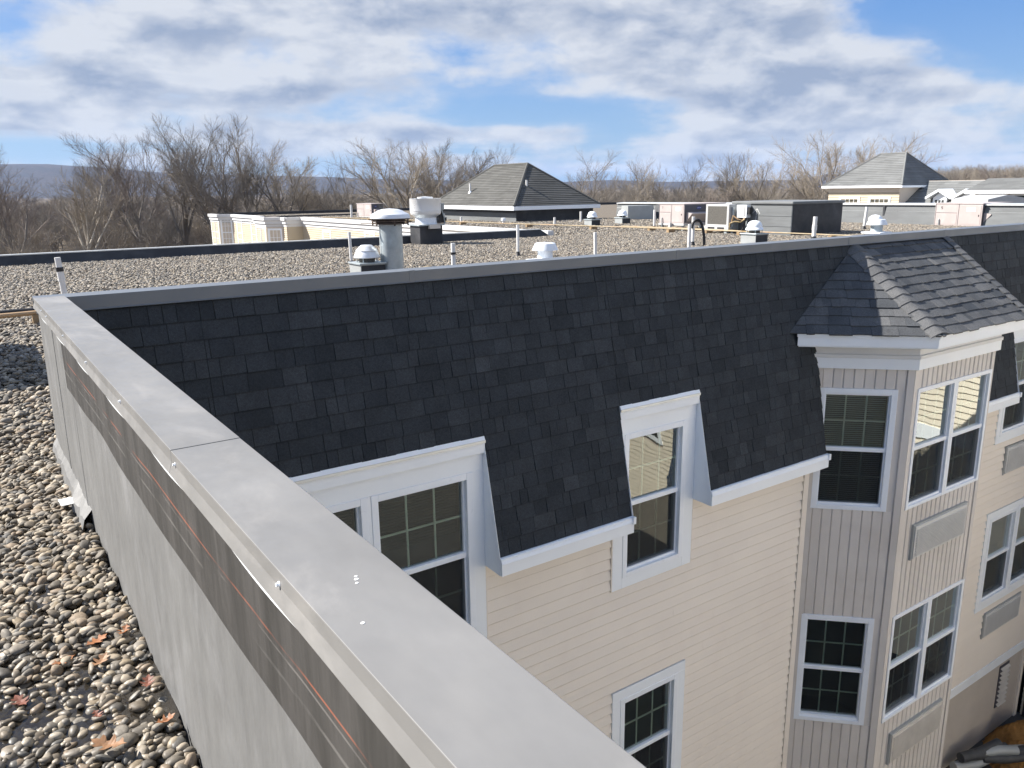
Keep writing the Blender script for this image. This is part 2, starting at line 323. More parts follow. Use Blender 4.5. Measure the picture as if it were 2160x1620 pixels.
def band_mat():
    m = bpy.data.materials.new('dark membrane band with chalk line'); m.use_nodes = True; t = NT(m.node_tree); t.n.clear()
    pos = t('ShaderNodeNewGeometry').outputs['Position']
    s = t('ShaderNodeSeparateXYZ', {0: pos}); X, Y, Z = s.outputs
    st = t('ShaderNodeVectorMath', {0: pos, 1: (1, 5.0, .8)}, operation='MULTIPLY').outputs[0]
    base = t.mix(t.mapr(t.noise(st, 2.4, 6, .65, .3), .35, .7), (0.034, 0.033, 0.031), (0.066, 0.063, 0.060))
    wob = t.m('MULTIPLY', t.m('SUBTRACT', t.noise(t('ShaderNodeCombineXYZ', {0: 0.0, 1: Y, 2: 0.0}).outputs[0], 1.6, 3.0), .5), .02)
    def line(z0, wd, thr, ns, wide=0):
        d = t.m('ABSOLUTE', t.m('SUBTRACT', Z, t.m('ADD', wob, z0)))
        l = t.mapr(d, wd * .3, wd, 1, 0)
        brk = t.mapr(t.noise(t('ShaderNodeVectorMath', {0: pos, 1: (0, 1, 6)}, operation='MULTIPLY').outputs[0], ns, 5.0, .6), thr, thr + .12)
        return t.m('MULTIPLY', l, brk)
    c = t.mix(t.m('MULTIPLY', line(-.795, .0036, .42, 1.7), .45), base, (0.50, 0.14, 0.065))
    c = t.mix(t.m('MULTIPLY', line(-.790, .02, .54, 1.3), .05), c, (0.55, 0.22, 0.14))
    c = t.mix(t.m('MULTIPLY', line(-.862, .006, .42, 2.1), .22), c, (0.34, 0.33, 0.31))
    c = t.mix(t.m('MULTIPLY', line(-.812, .004, .46, 2.9), .25), c, (0.36, 0.34, 0.32))
    b = t('ShaderNodeBsdfPrincipled', {'Base Color': c, 'Roughness': 0.55, 'Specular IOR Level': .4})
    bm = t('ShaderNodeBump', {'Strength': 1, 'Distance': .006, 'Height': t.noise(st, 1.6, 3)}); t.l.new(bm.outputs[0], b.inputs['Normal'])
    t('ShaderNodeOutputMaterial', {0: b.outputs[0]}); return m
M['band'] = band_mat()
def ground_mat(name, c1, c2, sc):
    m = bpy.data.materials.new(name); m.use_nodes = True; t = NT(m.node_tree); t.n.clear()
    pos = t('ShaderNodeNewGeometry').outputs['Position']
    c = t.mix(t.mapr(t.noise(pos, sc, 8, .65), .35, .65), c1, c2)
    c = t.mix(t.mapr(t.noise(pos, sc * 7, 6, .7), .35, .65, .0, .7), c, tuple(q * .45 for q in c1))
    b = t('ShaderNodeBsdfPrincipled', {'Base Color': c, 'Roughness': .95, 'Specular IOR Level': .15}); t('ShaderNodeOutputMaterial', {0: b.outputs[0]}); return m
M['ground'] = ground_mat('leaf litter ground', (0.125, 0.095, 0.068), (0.155, 0.125, 0.085), .05)
M['hill'] = ground_mat('bare wooded hill', (0.075, 0.062, 0.052), (0.050, 0.046, 0.042), .012)

# =================================================================== SETTING: ground and hills
GZ = -10.75
g = MB(); rings = [0, 60, 150, 400, 1000, 2500, 6200]; NA = 96
g.v.append((0, 0, GZ)); g.r.append(.5)
for r in rings[1:]:
    for i in range(NA):
        a = 2 * math.pi * i / NA; g.v.append((r * math.sin(a), r * math.cos(a), GZ)); g.r.append(.5)
for i in range(NA): g.f.append((0, 1 + (i + 1) % NA, 1 + i))
for k in range(len(rings) - 2):
    for i in range(NA):
        j = (i + 1) % NA; g.f.append((1 + k * NA + i, 1 + k * NA + j, 1 + (k + 1) * NA + j, 1 + (k + 1) * NA + i))
tag(g.build('ground', M['ground']), kind='structure')
m = MB(); PZ = -9.95; m.quad((.4, -14, PZ), (15.6, -14, PZ), (15.6, 5.7, PZ), (.4, 5.7, PZ)); tag(m.build('courtyard_paving', mat('dark asphalt paving', (0.06, 0.06, 0.06), .85, 0, .15, 1.2)), kind='structure')
def ridge(name, dist, depth, prof, seed, rough):
    rr = np.random.RandomState(seed); mb = MB(); azs = np.arange(-20, 96, .5)
    el = np.interp(azs, [p[0] for p in prof], [p[1] for p in prof])
    nz = np.convolve(rr.randn(len(azs) + 8), np.ones(5) / 5, 'same')[4:-4] * rough
    rows = [(-1.0, 0.0), (-.75, .25), (-.45, .62), (-.2, .9), (0, 1.0), (.4, .75), (.8, 0)]
    for k, (dd, h) in enumerate(rows):
        for i, a in enumerate(azs):
            D = dist + dd * depth; top = dist * math.tan(math.radians(el[i] + nz[i] * (1 if k in (3, 4) else .4)))
            z = GZ - 1 + (top - GZ) * h; ar = math.radians(a)
            mb.v.append((D * math.sin(ar), D * math.cos(ar), z)); mb.r.append(.5)
    n = len(azs)
    for k in range(len(rows) - 1):
        for i in range(n - 1): mb.f.append((k * n + i, k * n + i + 1, (k + 1) * n + i + 1, (k + 1) * n + i))
    return tag(mb.build(name, M['hill'], smooth='all'), kind='structure')
ridge('hills', 4300, 900, [(-20, 1.7), (3, 1.82), (5.5, 1.84), (8.8, 1.62), (11.5, 1.34), (15, 1.18), (20, 1.04), (22.5, .96), (25.6, .80), (30, .66), (38, .42), (41.6, .52), (45, .34), (54, .34), (55.8, .72), (57.4, .40), (62, .45), (70, .6), (95, .6)], 3, .012)

# =================================================================== THE BUILDING
S = 0.63
apt = thing('apartment_building', 'beige sided apartment wing with black shingled mansard roof and canted bay', 'building', (6.0, 6.0, GZ))
YW = 5.607                      # siding face plane
Z0 = -0.7308; Y0 = 5.8275       # top of mansard
def mans_y(z): return Y0 + .19 * (z - Z0)
EAVE = -3.125
# --- dormers (x0, x1, head z)
D1 = (1.36, 3.534); D2 = (5.10, 6.212); D3 = (13.12, 15.3)
HEAD = -2.066
BAYX0, BAYX1 = 13.15 * S, 18.67 * S
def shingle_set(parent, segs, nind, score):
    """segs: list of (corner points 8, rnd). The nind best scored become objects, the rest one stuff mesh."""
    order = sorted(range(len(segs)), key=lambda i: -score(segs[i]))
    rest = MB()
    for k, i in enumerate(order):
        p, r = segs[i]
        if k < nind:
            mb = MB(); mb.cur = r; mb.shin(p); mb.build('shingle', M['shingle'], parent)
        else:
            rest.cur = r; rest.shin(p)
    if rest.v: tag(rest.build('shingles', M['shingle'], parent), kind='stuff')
def nearness(sg):
    c = np.mean(np.array(sg[0]), axis=0)
    d = np.linalg.norm(c); vis = 1.0
    cc = np.array([np.dot(c, _r), np.dot(c, _u), np.dot(c, _f)])
    px = cc[0] / cc[2] * 1686 + 1080; py = 810 - cc[1] / cc[2] * 1686
    if px > 2180 or py < 0 or px < 0: vis = .1
    if px < 138 + (py - 625) * 1.23: vis = .1      # behind the near parapet
    w_ = np.linalg.norm(np.array(sg[0][1]) - np.array(sg[0][0]))
    return vis * w_ / d ** 2
# --- mansard deck (with dormer openings) and shingles
def mansard(x0, x1, dormers, nind):
    deck = MB()
    xs = sorted({x0, x1} | {v for d in dormers for v in d[:2]})
    for a, b in zip(xs[:-1], xs[1:]):
        zb = EAVE
        for d in dormers:
            if a >= d[0] - 1e-6 and b <= d[1] + 1e-6: zb = d[2] if len(d) > 2 else HEAD
        y1, y2 = mans_y(Z0), mans_y(zb)
        deck.hexa([(a, y2, zb), (b, y2, zb), (b, y2 + .12, zb), (a, y2 + .12, zb), (a, y1, Z0), (b, y1, Z0), (b, y1 + .12, Z0), (a, y1 + .12, Z0)])
    o = deck.build('mansard_roof', M['deck'], apt)
    sv = Vector((0, -.19, -1)).normalized(); nv = Vector((0, -1, .19)).normalized(); L = (Z0 - EAVE) * math.sqrt(1 + .19 ** 2); nC = 18; e = L / nC
    th = (Z0 - HEAD) * math.sqrt(1 + .19 ** 2)
    def P(x, t, n): return (x, Y0 + sv.y * t + nv.y * n, Z0 + sv.z * t + nv.z * n)
    segs = []
    for i in range(nC):
        t0, t1 = i * e, (i + 1) * e; x = x0 - R_.uniform(0, .2); prev = False
        while x < x1:
            wd = R_.choice((.09, .12, .15, .18, .21, .25)) * R_.uniform(.9, 1.1); a, b = max(x, x0), min(x + wd, x1); x += wd
            if b - a < .012: continue
            high = R_.random() < .55 and not (prev and R_.random() < .6); prev = high
            rn = min(1, max(0, R_.gauss(.52, .15))); tk = (.0125 if high else .0085) + R_.uniform(0, .003)
            jit = R_.uniform(-.003, .004)
            cuts = sorted({a, b} | {v for d in dormers for v in d[:2] if a < v < b})
            for p, q in zip(cuts[:-1], cuts[1:]):
                ta, tb = t0, t1 + jit; ins = [d for d in dormers if p >= d[0] - 1e-6 and q <= d[1] + 1e-6]
                if ins:
                    th = (Z0 - (ins[0][2] if len(ins[0]) > 2 else HEAD)) * math.sqrt(1 + .19 ** 2)
                    if t0 >= th - .005: continue
                    tb = min(tb, th)
                if i == nC - 1: tb = t1 + .012
                g_ = .0022; ta -= .025
                segs.append(([P(p + g_, tb, .0), P(q - g_, tb, .0), P(q - g_, ta, .0), P(p + g_, ta, .0), P(p + g_, tb, tk), P(q - g_, tb, tk), P(q - g_, ta, .0015), P(p + g_, ta, .0015)], rn))
    shingle_set(o, segs, nind, nearness)
    return o
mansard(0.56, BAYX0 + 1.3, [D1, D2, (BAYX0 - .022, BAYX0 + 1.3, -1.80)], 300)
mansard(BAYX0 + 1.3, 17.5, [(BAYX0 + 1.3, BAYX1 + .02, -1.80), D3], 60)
# --- eave fascia, soffit and gutter edge between dormers
def eave(a, b, endcap=True):
    m = MB(); m.box(a, b, 5.325, 5.345, EAVE - .172, EAVE - .012); m.box(a, b, 5.345, YW + .02, EAVE - .172, EAVE - .160)
    f = m.build('fascia', M['white'], apt, bevel=.002)
    m = MB(); m.hexa([(a - .004, 5.312, EAVE - .055), (b + .004, 5.312, EAVE - .055), (b + .004, 5.3245, EAVE - .055), (a - .004, 5.3245, EAVE - .055),
                      (a - .004, 5.335, EAVE - .006), (b + .004, 5.335, EAVE - .006), (b + .004, 5.36, EAVE - .006), (a - .004, 5.36, EAVE - .006)])
    m.build('drip_edge', M['white'], f)
    if endcap:
        m = MB(); m.box(b - .028, b + .008, 5.303, 5.33, EAVE - .075, EAVE - .002); m.build('end_cap', M['white'], f, bevel=.003)
eave(.56, D1[0]); eave(D1[1] + .002, D2[0]); eave(D2[1] + .002, BAYX0 - .02); eave(BAYX1 + .02, D3[0]); eave(D3[1], 17.5)
def dormer(d):
    x0, x1 = d
    h = MB()
    h.hexa([(x0, 5.545, HEAD - .03), (x1, 5.545, HEAD - .03), (x1, YW + .05, HEAD - .03), (x0, YW + .05, HEAD - .03),
            (x0, mans_y(HEAD) - .012, HEAD + .004), (x1, mans_y(HEAD) - .012, HEAD + .004), (x1, YW + .05, HEAD + .004), (x0, YW + .05, HEAD + .004)])
    h.box(x0, x1, 5.552, YW + .05, HEAD - .145, HEAD - .030)
    ho = h.build('dormer_head', M['white'], apt, bevel=.002)
    m = MB(); m.box(x0, x1, 5.540, 5.552, HEAD - .055, HEAD - .030); m.build('drip_edge', M['copinglight'], ho)
    m = MB(); m.box(x0, x1, 5.588, YW + .03, -2.372, HEAD - .145); m.build('head_board', M['white'], ho, bevel=.002)
    for s, x in ((1, x1), (-1, x0)):
        c = MB(); ya, yb = mans_y(HEAD), mans_y(EAVE) - .03
        c.prism([(ya, HEAD - .001), (yb, EAVE - .01), (yb, EAVE - .17), (YW - .004, EAVE - .165), (YW - .004, HEAD - .001)], lambda a, b, q: (q, a, b), x - (.004 if s > 0 else -.0), x + (.0 if s > 0 else .004))
        c.build('dormer_cheek', M['white'], apt)
for d in (D1, D2, D3): dormer(d)
# --- windows
def window(O, Rv, Nv, ww, hh, cas, lites=(3, 2), blind=0.0, blindcol='blind', glass='glass', depth=1.6, screen=True, name='window', rooms=True, parent=None, fdep=.0, frame=.062, low_lites=True):
    """O: lower left corner of the whole frame opening on the wall face, Rv right, Nv outward. cas=(left,right,bottom,top) casing widths."""
    parent = parent or apt; O = Vector(O); Rv = Vector(Rv).normalized(); Nv = Vector(Nv).normalized(); U = Vector((0, 0, 1))
    bx = lambda mb, a0, a1, b0, b1, c0, c1: mb.obox(O, Rv, U, Nv, a0, a1, b0, b1, c0, c1)
    f = MB(); fw = frame
    fdep = .014 if any(cas) else .0
    bx(f, 0, fw, 0, hh, -.09, .012 + fdep); bx(f, ww - fw, ww, 0, hh, -.09, .012 + fdep)
    bx(f, fw, ww - fw, 0, fw * .8, -.09, .012 + fdep); bx(f, fw, ww - fw, hh - fw, hh, -.09, .012 + fdep)
    fo = f.build(name, M['vinyl'], parent, bevel=.004)
    # inner stop: a second, recessed step of the frame
    st = MB(); g2 = fw; t_ = .018
    bx(st, g2, g2 + t_, g2 * .8, hh - g2, -.085, -.020); bx(st, ww - g2 - t_, ww - g2, g2 * .8, hh - g2, -.085, -.020)
    bx(st, g2 + t_, ww - g2 - t_, g2 * .8, g2 * .8 + .03, -.085, -.012); bx(st, g2 + t_, ww - g2 - t_, hh - g2 - t_, hh - g2, -.085, -.020)
    st.build('sash_frame', M['vinyl'], fo, bevel=.002)
    mid = hh * .5 + .01; r = MB(); bx(r, fw, ww - fw, mid - .028, mid + .022, -.072, -.008); r.build('meeting_rail', M['vinyl'], fo, bevel=.004)
    a0, a1 = fw + t_, ww - fw - t_
    for (b0, b1, dp, lower) in ((mid + .022, hh - fw - t_, -.045, False), (fw * .8 + .03, mid - .028, -.062, True)):
        p = MB(); p.quad(*[tuple(O + Rv * a + U * b + Nv * dp) for a, b in ((a0, b0), (a1, b0), (a1, b1), (a0, b1))]); p.build('pane', M[glass], fo)
        if lites and (low_lites or not lower):
            gr = MB(); n, k = lites; bw = .009
            for i in range(1, n):
                x = a0 + (a1 - a0) * i / n; bx(gr, x - bw, x + bw, b0, b1, dp - .016, dp - .008)
            for j in range(1, k):
                z = b0 + (b1 - b0) * j / k; bx(gr, a0, a1, z - bw, z + bw, dp - .0175, dp - .0075)
            gr.build('grille_bars', M['muntin'], fo)
        if lower and screen:
            q = MB(); q.quad(*[tuple(O + Rv * a + U * b + Nv * (-.030)) for a, b in ((a0, b0), (a1, b0), (a1, b1), (a0, b1))]); q.build('insect_screen', M['screen'], fo)
    if blind:
        bl = MB(); z = hh - fw; n = int((hh * blind) / .026)
        for i in range(n):
            zz = z - i * .026; A = lambda a, b, c: tuple(O + Rv * a + U * b + Nv * c)
            bl.hexa([A(a0, zz - .0135, -.125), A(a1, zz - .0135, -.125), A(a1, zz - .006, -.150), A(a0, zz - .006, -.150), A(a0, zz - .0125, -.125), A(a1, zz - .0125, -.125), A(a1, zz - .005, -.150), A(a0, zz - .005, -.150)])
        bx(bl, a0, a1, z - .0, z + .03, -.15, -.11)
        tag(bl.build('window_blind', M[blindcol], fo), kind='stuff')
    if any(cas):
        l, rr_, b_, t2 = cas; c = MB()
        if l: bx(c, -l, 0, -b_, hh, -.02, .020)
        if rr_: bx(c, ww, ww + rr_, -b_, hh, -.02, .020)
        if b_: bx(c, 0, ww, -b_, 0, -.02, .020)
        if t2: bx(c, -l, ww + rr_, hh, hh + t2, -.02, .020)
        c.build('casing', M['white'], fo, bevel=.003)
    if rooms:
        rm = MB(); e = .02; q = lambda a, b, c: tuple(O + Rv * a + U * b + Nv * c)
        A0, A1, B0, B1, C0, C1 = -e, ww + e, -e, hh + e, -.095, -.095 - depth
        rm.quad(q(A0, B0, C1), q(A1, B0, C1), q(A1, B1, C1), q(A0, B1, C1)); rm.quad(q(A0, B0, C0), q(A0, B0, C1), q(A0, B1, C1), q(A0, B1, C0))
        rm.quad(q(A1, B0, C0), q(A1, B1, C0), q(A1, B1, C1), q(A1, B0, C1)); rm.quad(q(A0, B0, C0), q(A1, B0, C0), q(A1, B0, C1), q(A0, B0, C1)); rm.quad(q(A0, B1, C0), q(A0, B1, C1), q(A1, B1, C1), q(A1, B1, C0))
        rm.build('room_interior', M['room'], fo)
    return fo
fX, fN = (1, 0, 0), (0, -1, 0)
def dbl(x0, z0, ww, hh, cas, **k):    # two mulled units
    half = (ww - .03) / 2
    window((x0, YW, z0), fX, fN, half, hh, (cas[0], .03, cas[2], cas[3]), **k)
    window((x0 + half + .03, YW, z0), fX, fN, half, hh, (0, cas[1], cas[2], cas[3]), **k)
W1h = 1.60; FR = .08
# top-floor: glass z -2.42 .. -3.86 -> frame -2.372 .. -3.93
dbl(D1[0] + .115, -3.93, D1[1] - D1[0] - .23, 1.558, (.115, .115, .115, 0), blind=.36, blindcol='blind', depth=2.2)
window((5.196, YW, -3.93), fX, fN, .875, 1.558, (.135, .141, .115, 0), blind=0, glass='glassw', depth=2.0)
dbl(D3[0] + .115, -3.93, D3[1] - D3[0] - .23, 1.558, (.115, .115, .115, 0), blind=.3)
# second floor
window((5.215, YW, -6.93), fX, fN, .875, 1.558, (.115, .115, .115, .115), blind=.5, depth=2.0)
dbl(D1[0] + .115, -6.93, D1[1] - D1[0] - .23, 1.558, (.115, .115, .115, .115), blind=.4)
dbl(13.33, -6.93, 1.96, 1.558, (.115, .115, .115, .115), blind=.4, lites=None)
# --- horizontal siding planks, cut round the windows
def siding(x0, x1, ztop, zbot, holes, first_z=None):
    back = MB(); xs = sorted({x0, x1} | {v for h in holes for v in (h[0], h[1]) if x0 < v < x1}); zs = sorted({zbot, ztop} | {v for h in holes for v in (h[2], h[3]) if zbot < v < ztop})
    for a, b in zip(xs[:-1], xs[1:]):
        for c, d in zip(zs[:-1], zs[1:]):
            if any(a >= h[0] - 1e-6 and b <= h[1] + 1e-6 and c >= h[2] - 1e-6 and d <= h[3] + 1e-6 for h in holes): continue
            back.box(a, b, YW + .016, YW + .11, c, d)
    o = back.build('siding_wall', M['creamtrim'], apt)
    e = .1216; z = ztop; rr = random.Random(int(x0 * 100))
    while z > zbot + .01:
        za, zb = z, max(z - e, zbot); cuts = [(x0, x1)]
        for h in holes:
            if h[2] < za - .02 and h[3] > zb + .02:
                nc = []
                for a, b in cuts:
                    if h[1] <= a or h[0] >= b: nc.append((a, b)); continue
                    if h[0] > a: nc.append((a, h[0]))
                    if h[1] < b: nc.append((h[1], b))
                cuts = nc
        for a, b in cuts:
            if b - a < .02: continue
            joints = [a]; x_ = a + rr.uniform(1.2, 3.6)
            while x_ < b - .5: joints.append(x_); x_ += 3.66
            for a, b in zip(joints, joints[1:] + [b]): plank(o, a, b + (.0 if b == joints[-1] else 0), za, zb, rr)
        z -= e
    return o
def plank(o, a, b, za, zb, rr):
    if 1:
        if 1:
            dj = rr.uniform(-.0008, .0008); m = MB(); m.cur = rr.random(); tk = .015; zb += rr.uniform(-.0012, .0012)
            m.add([(a, YW + .0135, za + .012), (b, YW + .0135, za + .012), (b, YW - .004, zb + .066), (a, YW - .004, zb + .066), (a, YW - .0155, zb + .007), (b, YW - .0155, zb + .007), (b, YW - .011, zb - .001), (a, YW - .011, zb - .001), (a, YW + .015, zb), (b, YW + .015, zb), (a, YW + .0155, za + .012), (b, YW + .0155, za + .012)],
                  [(0, 3, 2, 1), (3, 4, 5, 2), (4, 6, 7, 5) if False else (4, 7, 6, 5), (7, 8, 9, 6), (8, 10, 11, 9), (10, 0, 1, 11), (0, 10, 8, 7, 4, 3), (1, 2, 5, 6, 9, 11)])
            m.v = [(x, y + dj, q) for x, y, q in m.v]; m.build('siding_plank', M['siding'], o)
ZS = EAVE - .172
H2 = [(D1[0] + .001, D1[1] - .001, -4.045, -2.0), (D2[0] - .04 + .001, D2[1] + .0, -4.045, -2.0), (5.10, 6.205, -7.045, -5.257), (D1[0], D1[1], -7.045, -5.257)]
siding(.56, 8.19, ZS, GZ, H2)
siding(BAYX1 + .03, 15.42, ZS, -8.30, [(D3[0], D3[1], -4.045, -2.0), (13.215, 15.405, -7.045, -5.257)])
# plain backing above the eave line behind the dormers
b = MB(); b.box(.56, D1[0], YW + .02, YW + .1, ZS, -2.1); b.box(D1[1], D2[0] - .04, YW + .02, YW + .1, ZS, -2.1); b.box(D2[1], 17.5, YW + .25, YW + .3, ZS, -1.0); b.build('wall_backing', M['deck'], apt)
# corner posts where siding ends at the bay, and J-channels
for (a, b_, zb, zt) in ((8.188, 8.285, GZ, ZS), (BAYX1 - .06, BAYX1 + .032, -8.3, ZS), (15.42, 15.52, GZ, ZS)):
    m = MB(); m.box(a, b_, YW - .022, YW + .05, zb, zt); m.build('corner_post', M['siding'], apt, bevel=.003)
for (a, zb, zt) in ((D1[1] + .001, -4.045, ZS), (5.06 - .012, -4.045, ZS), (6.213, -4.045, ZS)):
    m = MB(); m.box(a, a + .012, YW - .019, YW + .02, zb, zt); m.build('trim_channel', M['siding'], apt)
# low right-hand wall: band board, painted block, louvre, alcove beyond coloured dark for its shade
m = MB(); m.box(BAYX1, 15.42, YW - .03, YW + .03, -8.47, -8.30); m.build('band_board', M['white'], apt, bevel=.004)
m = MB(); m.box(BAYX1 - .4, 15.42, YW + .004, YW + .1, GZ, -8.47); m.build('block_wall', M['masonry'], apt)
lv = MB(); lv.box(14.55, 14.90, YW - .012, YW + .004, -9.42, -8.56); lvo = lv.build('wall_louvre', M['acdark'], apt)
for i in range(9):
    q = MB(); z = -9.38 + i * .092; q.hexa([(14.57, YW - .055, z), (14.88, YW - .055, z), (14.88, YW - .012, z + .03), (14.57, YW - .012, z + .03), (14.57, YW - .055, z + .008), (14.88, YW - .055, z + .008), (14.88, YW - .012, z + .038), (14.57, YW - .012, z + .038)]); q.build('slat', M['louvre2'], lvo)
m = MB(); m.box(15.52, 20, YW + 2.0, YW + 2.1, GZ, -3.3); m.box(15.52, 20, YW + .0, YW + 2.0, -3.4, -3.3); m.build('alcove_wall', M['acdark'], apt)
# --- sleeves of the through-wall air conditioners
def sleeve(O, Rv, Nv, ww, hh, colr):
    O = Vector(O); Rv = Vector(Rv).normalized(); Nv = Vector(Nv).normalized(); U = Vector((0, 0, 1)); m = MB()
    m.obox(O, Rv, U, Nv, 0, ww, 0, hh, 0, .045); o = m.build('air_conditioner_sleeve', M[colr], apt, bevel=.006)
    m = MB(); m.obox(O, Rv, U, Nv, -.025, ww + .025, hh - .0, hh + .022, -.01, .03); m.obox(O, Rv, U, Nv, -.025, -.002, -.02, hh, -.01, .03); m.build('flange', M['curbgrey'], o)
    m = MB()
    n = int((hh - .05) / .022)
    for i in range(n):
        z = .03 + i * .022; m.obox(O, Rv, U, Nv, .035, ww - .035, z, z + .011, .045, .056)
    tag(m.build('grille_fins', M[colr], o), kind='stuff')
BC0 = Vector((13.15 * S, 8.9 * S, 0)); BC1 = Vector((14.39 * S, 7.66 * S, 0)); BC2 = Vector((17.43 * S, 7.66 * S, 0)); BC3 = Vector((18.67 * S, 8.9 * S, 0))
sleeve((14.93 * S, 7.66 * S, -7.33 * S), fX, fN, 2.02 * S, .70 * S, 'louvre')
sleeve((14.95 * S, 7.66 * S, -12.12 * S), fX, fN, 2.02 * S, .70 * S, 'louvre2')
sleeve((13.55, YW, -4.62), fX, fN, 1.28, .44, 'louvre'); sleeve((13.60, YW, -7.62), fX, fN, 1.28, .44, 'louvre')
# --- the canted bay
def bay_face(A, B, wins, ztop=-3.16 * S, zbot=GZ):
    A = Vector(A); B = Vector(B); Rv = (B - A).normalized(); L = (B - A).length; Nv = Vector((Rv.y, -Rv.x, 0)); U = Vector((0, 0, 1))
    holes = [(w_[0] - .002, w_[0] + w_[2] + .002, w_[1] - .002, w_[1] + w_[3] + .002) for w_ in wins]
    back = MB(); xs = sorted({0, L} | {v for h in holes for v in h[:2]}); zs = sorted({zbot, ztop} | {v for h in holes for v in h[2:]})
    for a, b in zip(xs[:-1], xs[1:]):
        for c, d in zip(zs[:-1], zs[1:]):
            if any(a >= h[0] - 1e-6 and b <= h[1] + 1e-6 and c >= h[2] - 1e-6 and d <= h[3] + 1e-6 for h in holes): continue
            back.obox(A, Rv, U, Nv, a, b, c, d, -.09, -.014)
    o = back.build('bay_wall', M['panel'], apt); n = max(1, round((L - .16) / .112)); pw = (L - .16) / n
    for i in range(n):
        a, b = .08 + i * pw, .08 + (i + 1) * pw; spans = [(zbot, ztop)]
        for h in holes:
            if h[0] < b - .01 and h[1] > a + .01:
                ns = []
                for c, d in spans:
                    if h[3] <= c or h[2] >= d: ns.append((c, d)); continue
                    if h[2] > c: ns.append((c, h[2]))
                    if h[3] < d: ns.append((h[3], d))
                spans = ns
        for c, d in spans:
            m = MB(); m.cur = R_.random(); P = lambda x, z, q: tuple(A + Rv * x + U * z + Nv * q)
            m.hexa([P(a + .001, c, -.013), P(b - .001, c, -.013), P(b - .001, d, -.013), P(a + .001, d, -.013), P(a + .010, c, .0), P(b - .016, c, -.003), P(b - .016, d, -.003), P(a + .010, d, .0)])
            m.build('siding_panel', M['panel'], o)
    for a, b in ((0.0, .078), (L - .078, L)):
        m = MB(); m.obox(A, Rv, U, Nv, a, b, zbot, ztop, -.013, .010); m.build('corner_board', M['panel'], o, bevel=.003)
    return Rv, Nv
WT, WB = -3.76 * S, -6.21 * S; WT2, WB2 = -8.525 * S, -10.99 * S
hw = WT - WB; Ls = (BC1 - BC0).length; Lf = (BC2 - BC1).length
sx, sw = .07, Ls - .22 + .0
Rs, Ns = bay_face(BC0, BC1, [(.055, WB, sw, hw), (.055, WB2, sw, WT2 - WB2)])
window(BC0 + Rs * .055 + Vector((0, 0, WB)), Rs, Ns, sw, hw, (0, 0, 0, 0), blind=.97, blindcol='blindlight', glass='glassw', depth=.5, frame=.07)
window(BC0 + Rs * .055 + Vector((0, 0, WB2)), Rs, Ns, sw, WT2 - WB2, (0, 0, 0, 0), depth=.5, frame=.07, screen=False)
f0, fw2 = .10, Lf - .13; half = fw2 / 2
Rf, Nf = bay_face(BC1, BC2, [(f0, WB, fw2, hw), (f0, WB2, fw2, WT2 - WB2)])
for k in (0, 1):
    window(BC1 + Rf * (f0 + k * half) + Vector((0, 0, WB)), Rf, Nf, half - .002, hw, (0, 0, 0, 0), glass='glassw', depth=.55, lites=(3, 2), frame=.05)
    window(BC1 + Rf * (f0 + k * half) + Vector((0, 0, WB2)), Rf, Nf, half - .002, WT2 - WB2, (0, 0, 0, 0), depth=.55, frame=.05)
bay_face(BC2, BC3, [])
def ring(off, z0, z1, matn, name, thick=.03, par=None):
    """a board wrapped round the three faces of the bay at a given overhang"""
    t = math.tan(math.radians(22.5)); o = []
    par = par or apt
    for (A, B, e0, e1) in ((BC0, BC1, 0, 1), (BC1, BC2, 1, 1), (BC2, BC3, 1, 0)):
        Rv = (B - A).normalized(); L = (B - A).length; Nv = Vector((Rv.y, -Rv.x, 0)); m = MB()
        P = lambda x, q, z: tuple(A + Rv * x + Nv * q + Vector((0, 0, z)))
        ext0 = lambda q: -(q * t if e0 else .95 * q); ext1 = lambda q: (q * t if e1 else .95 * q); i = off - thick
        m.hexa([P(ext0(off), off, z0), P(L + ext1(off), off, z0), P(L + ext1(i), i, z0), P(ext0(i), i, z0), P(ext0(off), off, z1), P(L + ext1(off), off, z1), P(L + ext1(i), i, z1), P(ext0(i), i, z1)])
        o.append(m.build(name, M[matn], par, bevel=.002))
    return o
EZ = -2.62 * S
ring(.30, EZ - .155, EZ - .022, 'white', 'bay_fascia', .03)
ring(.312, EZ - .05, EZ - .012, 'white', 'bay_gutter_lip', .014)
ring(.285, EZ - .17, EZ - .157, 'white', 'bay_soffit', .27)
ring(.045, -3.10 * S, EZ - .172, 'trimgrey', 'frieze_board', .06)
ring(.068, -3.15 * S, -3.085 * S, 'trimgrey', 'frieze_moulding', .06)
ring(.055, -3.36 * S, -3.155 * S, 'white', 'frieze_board', .06)
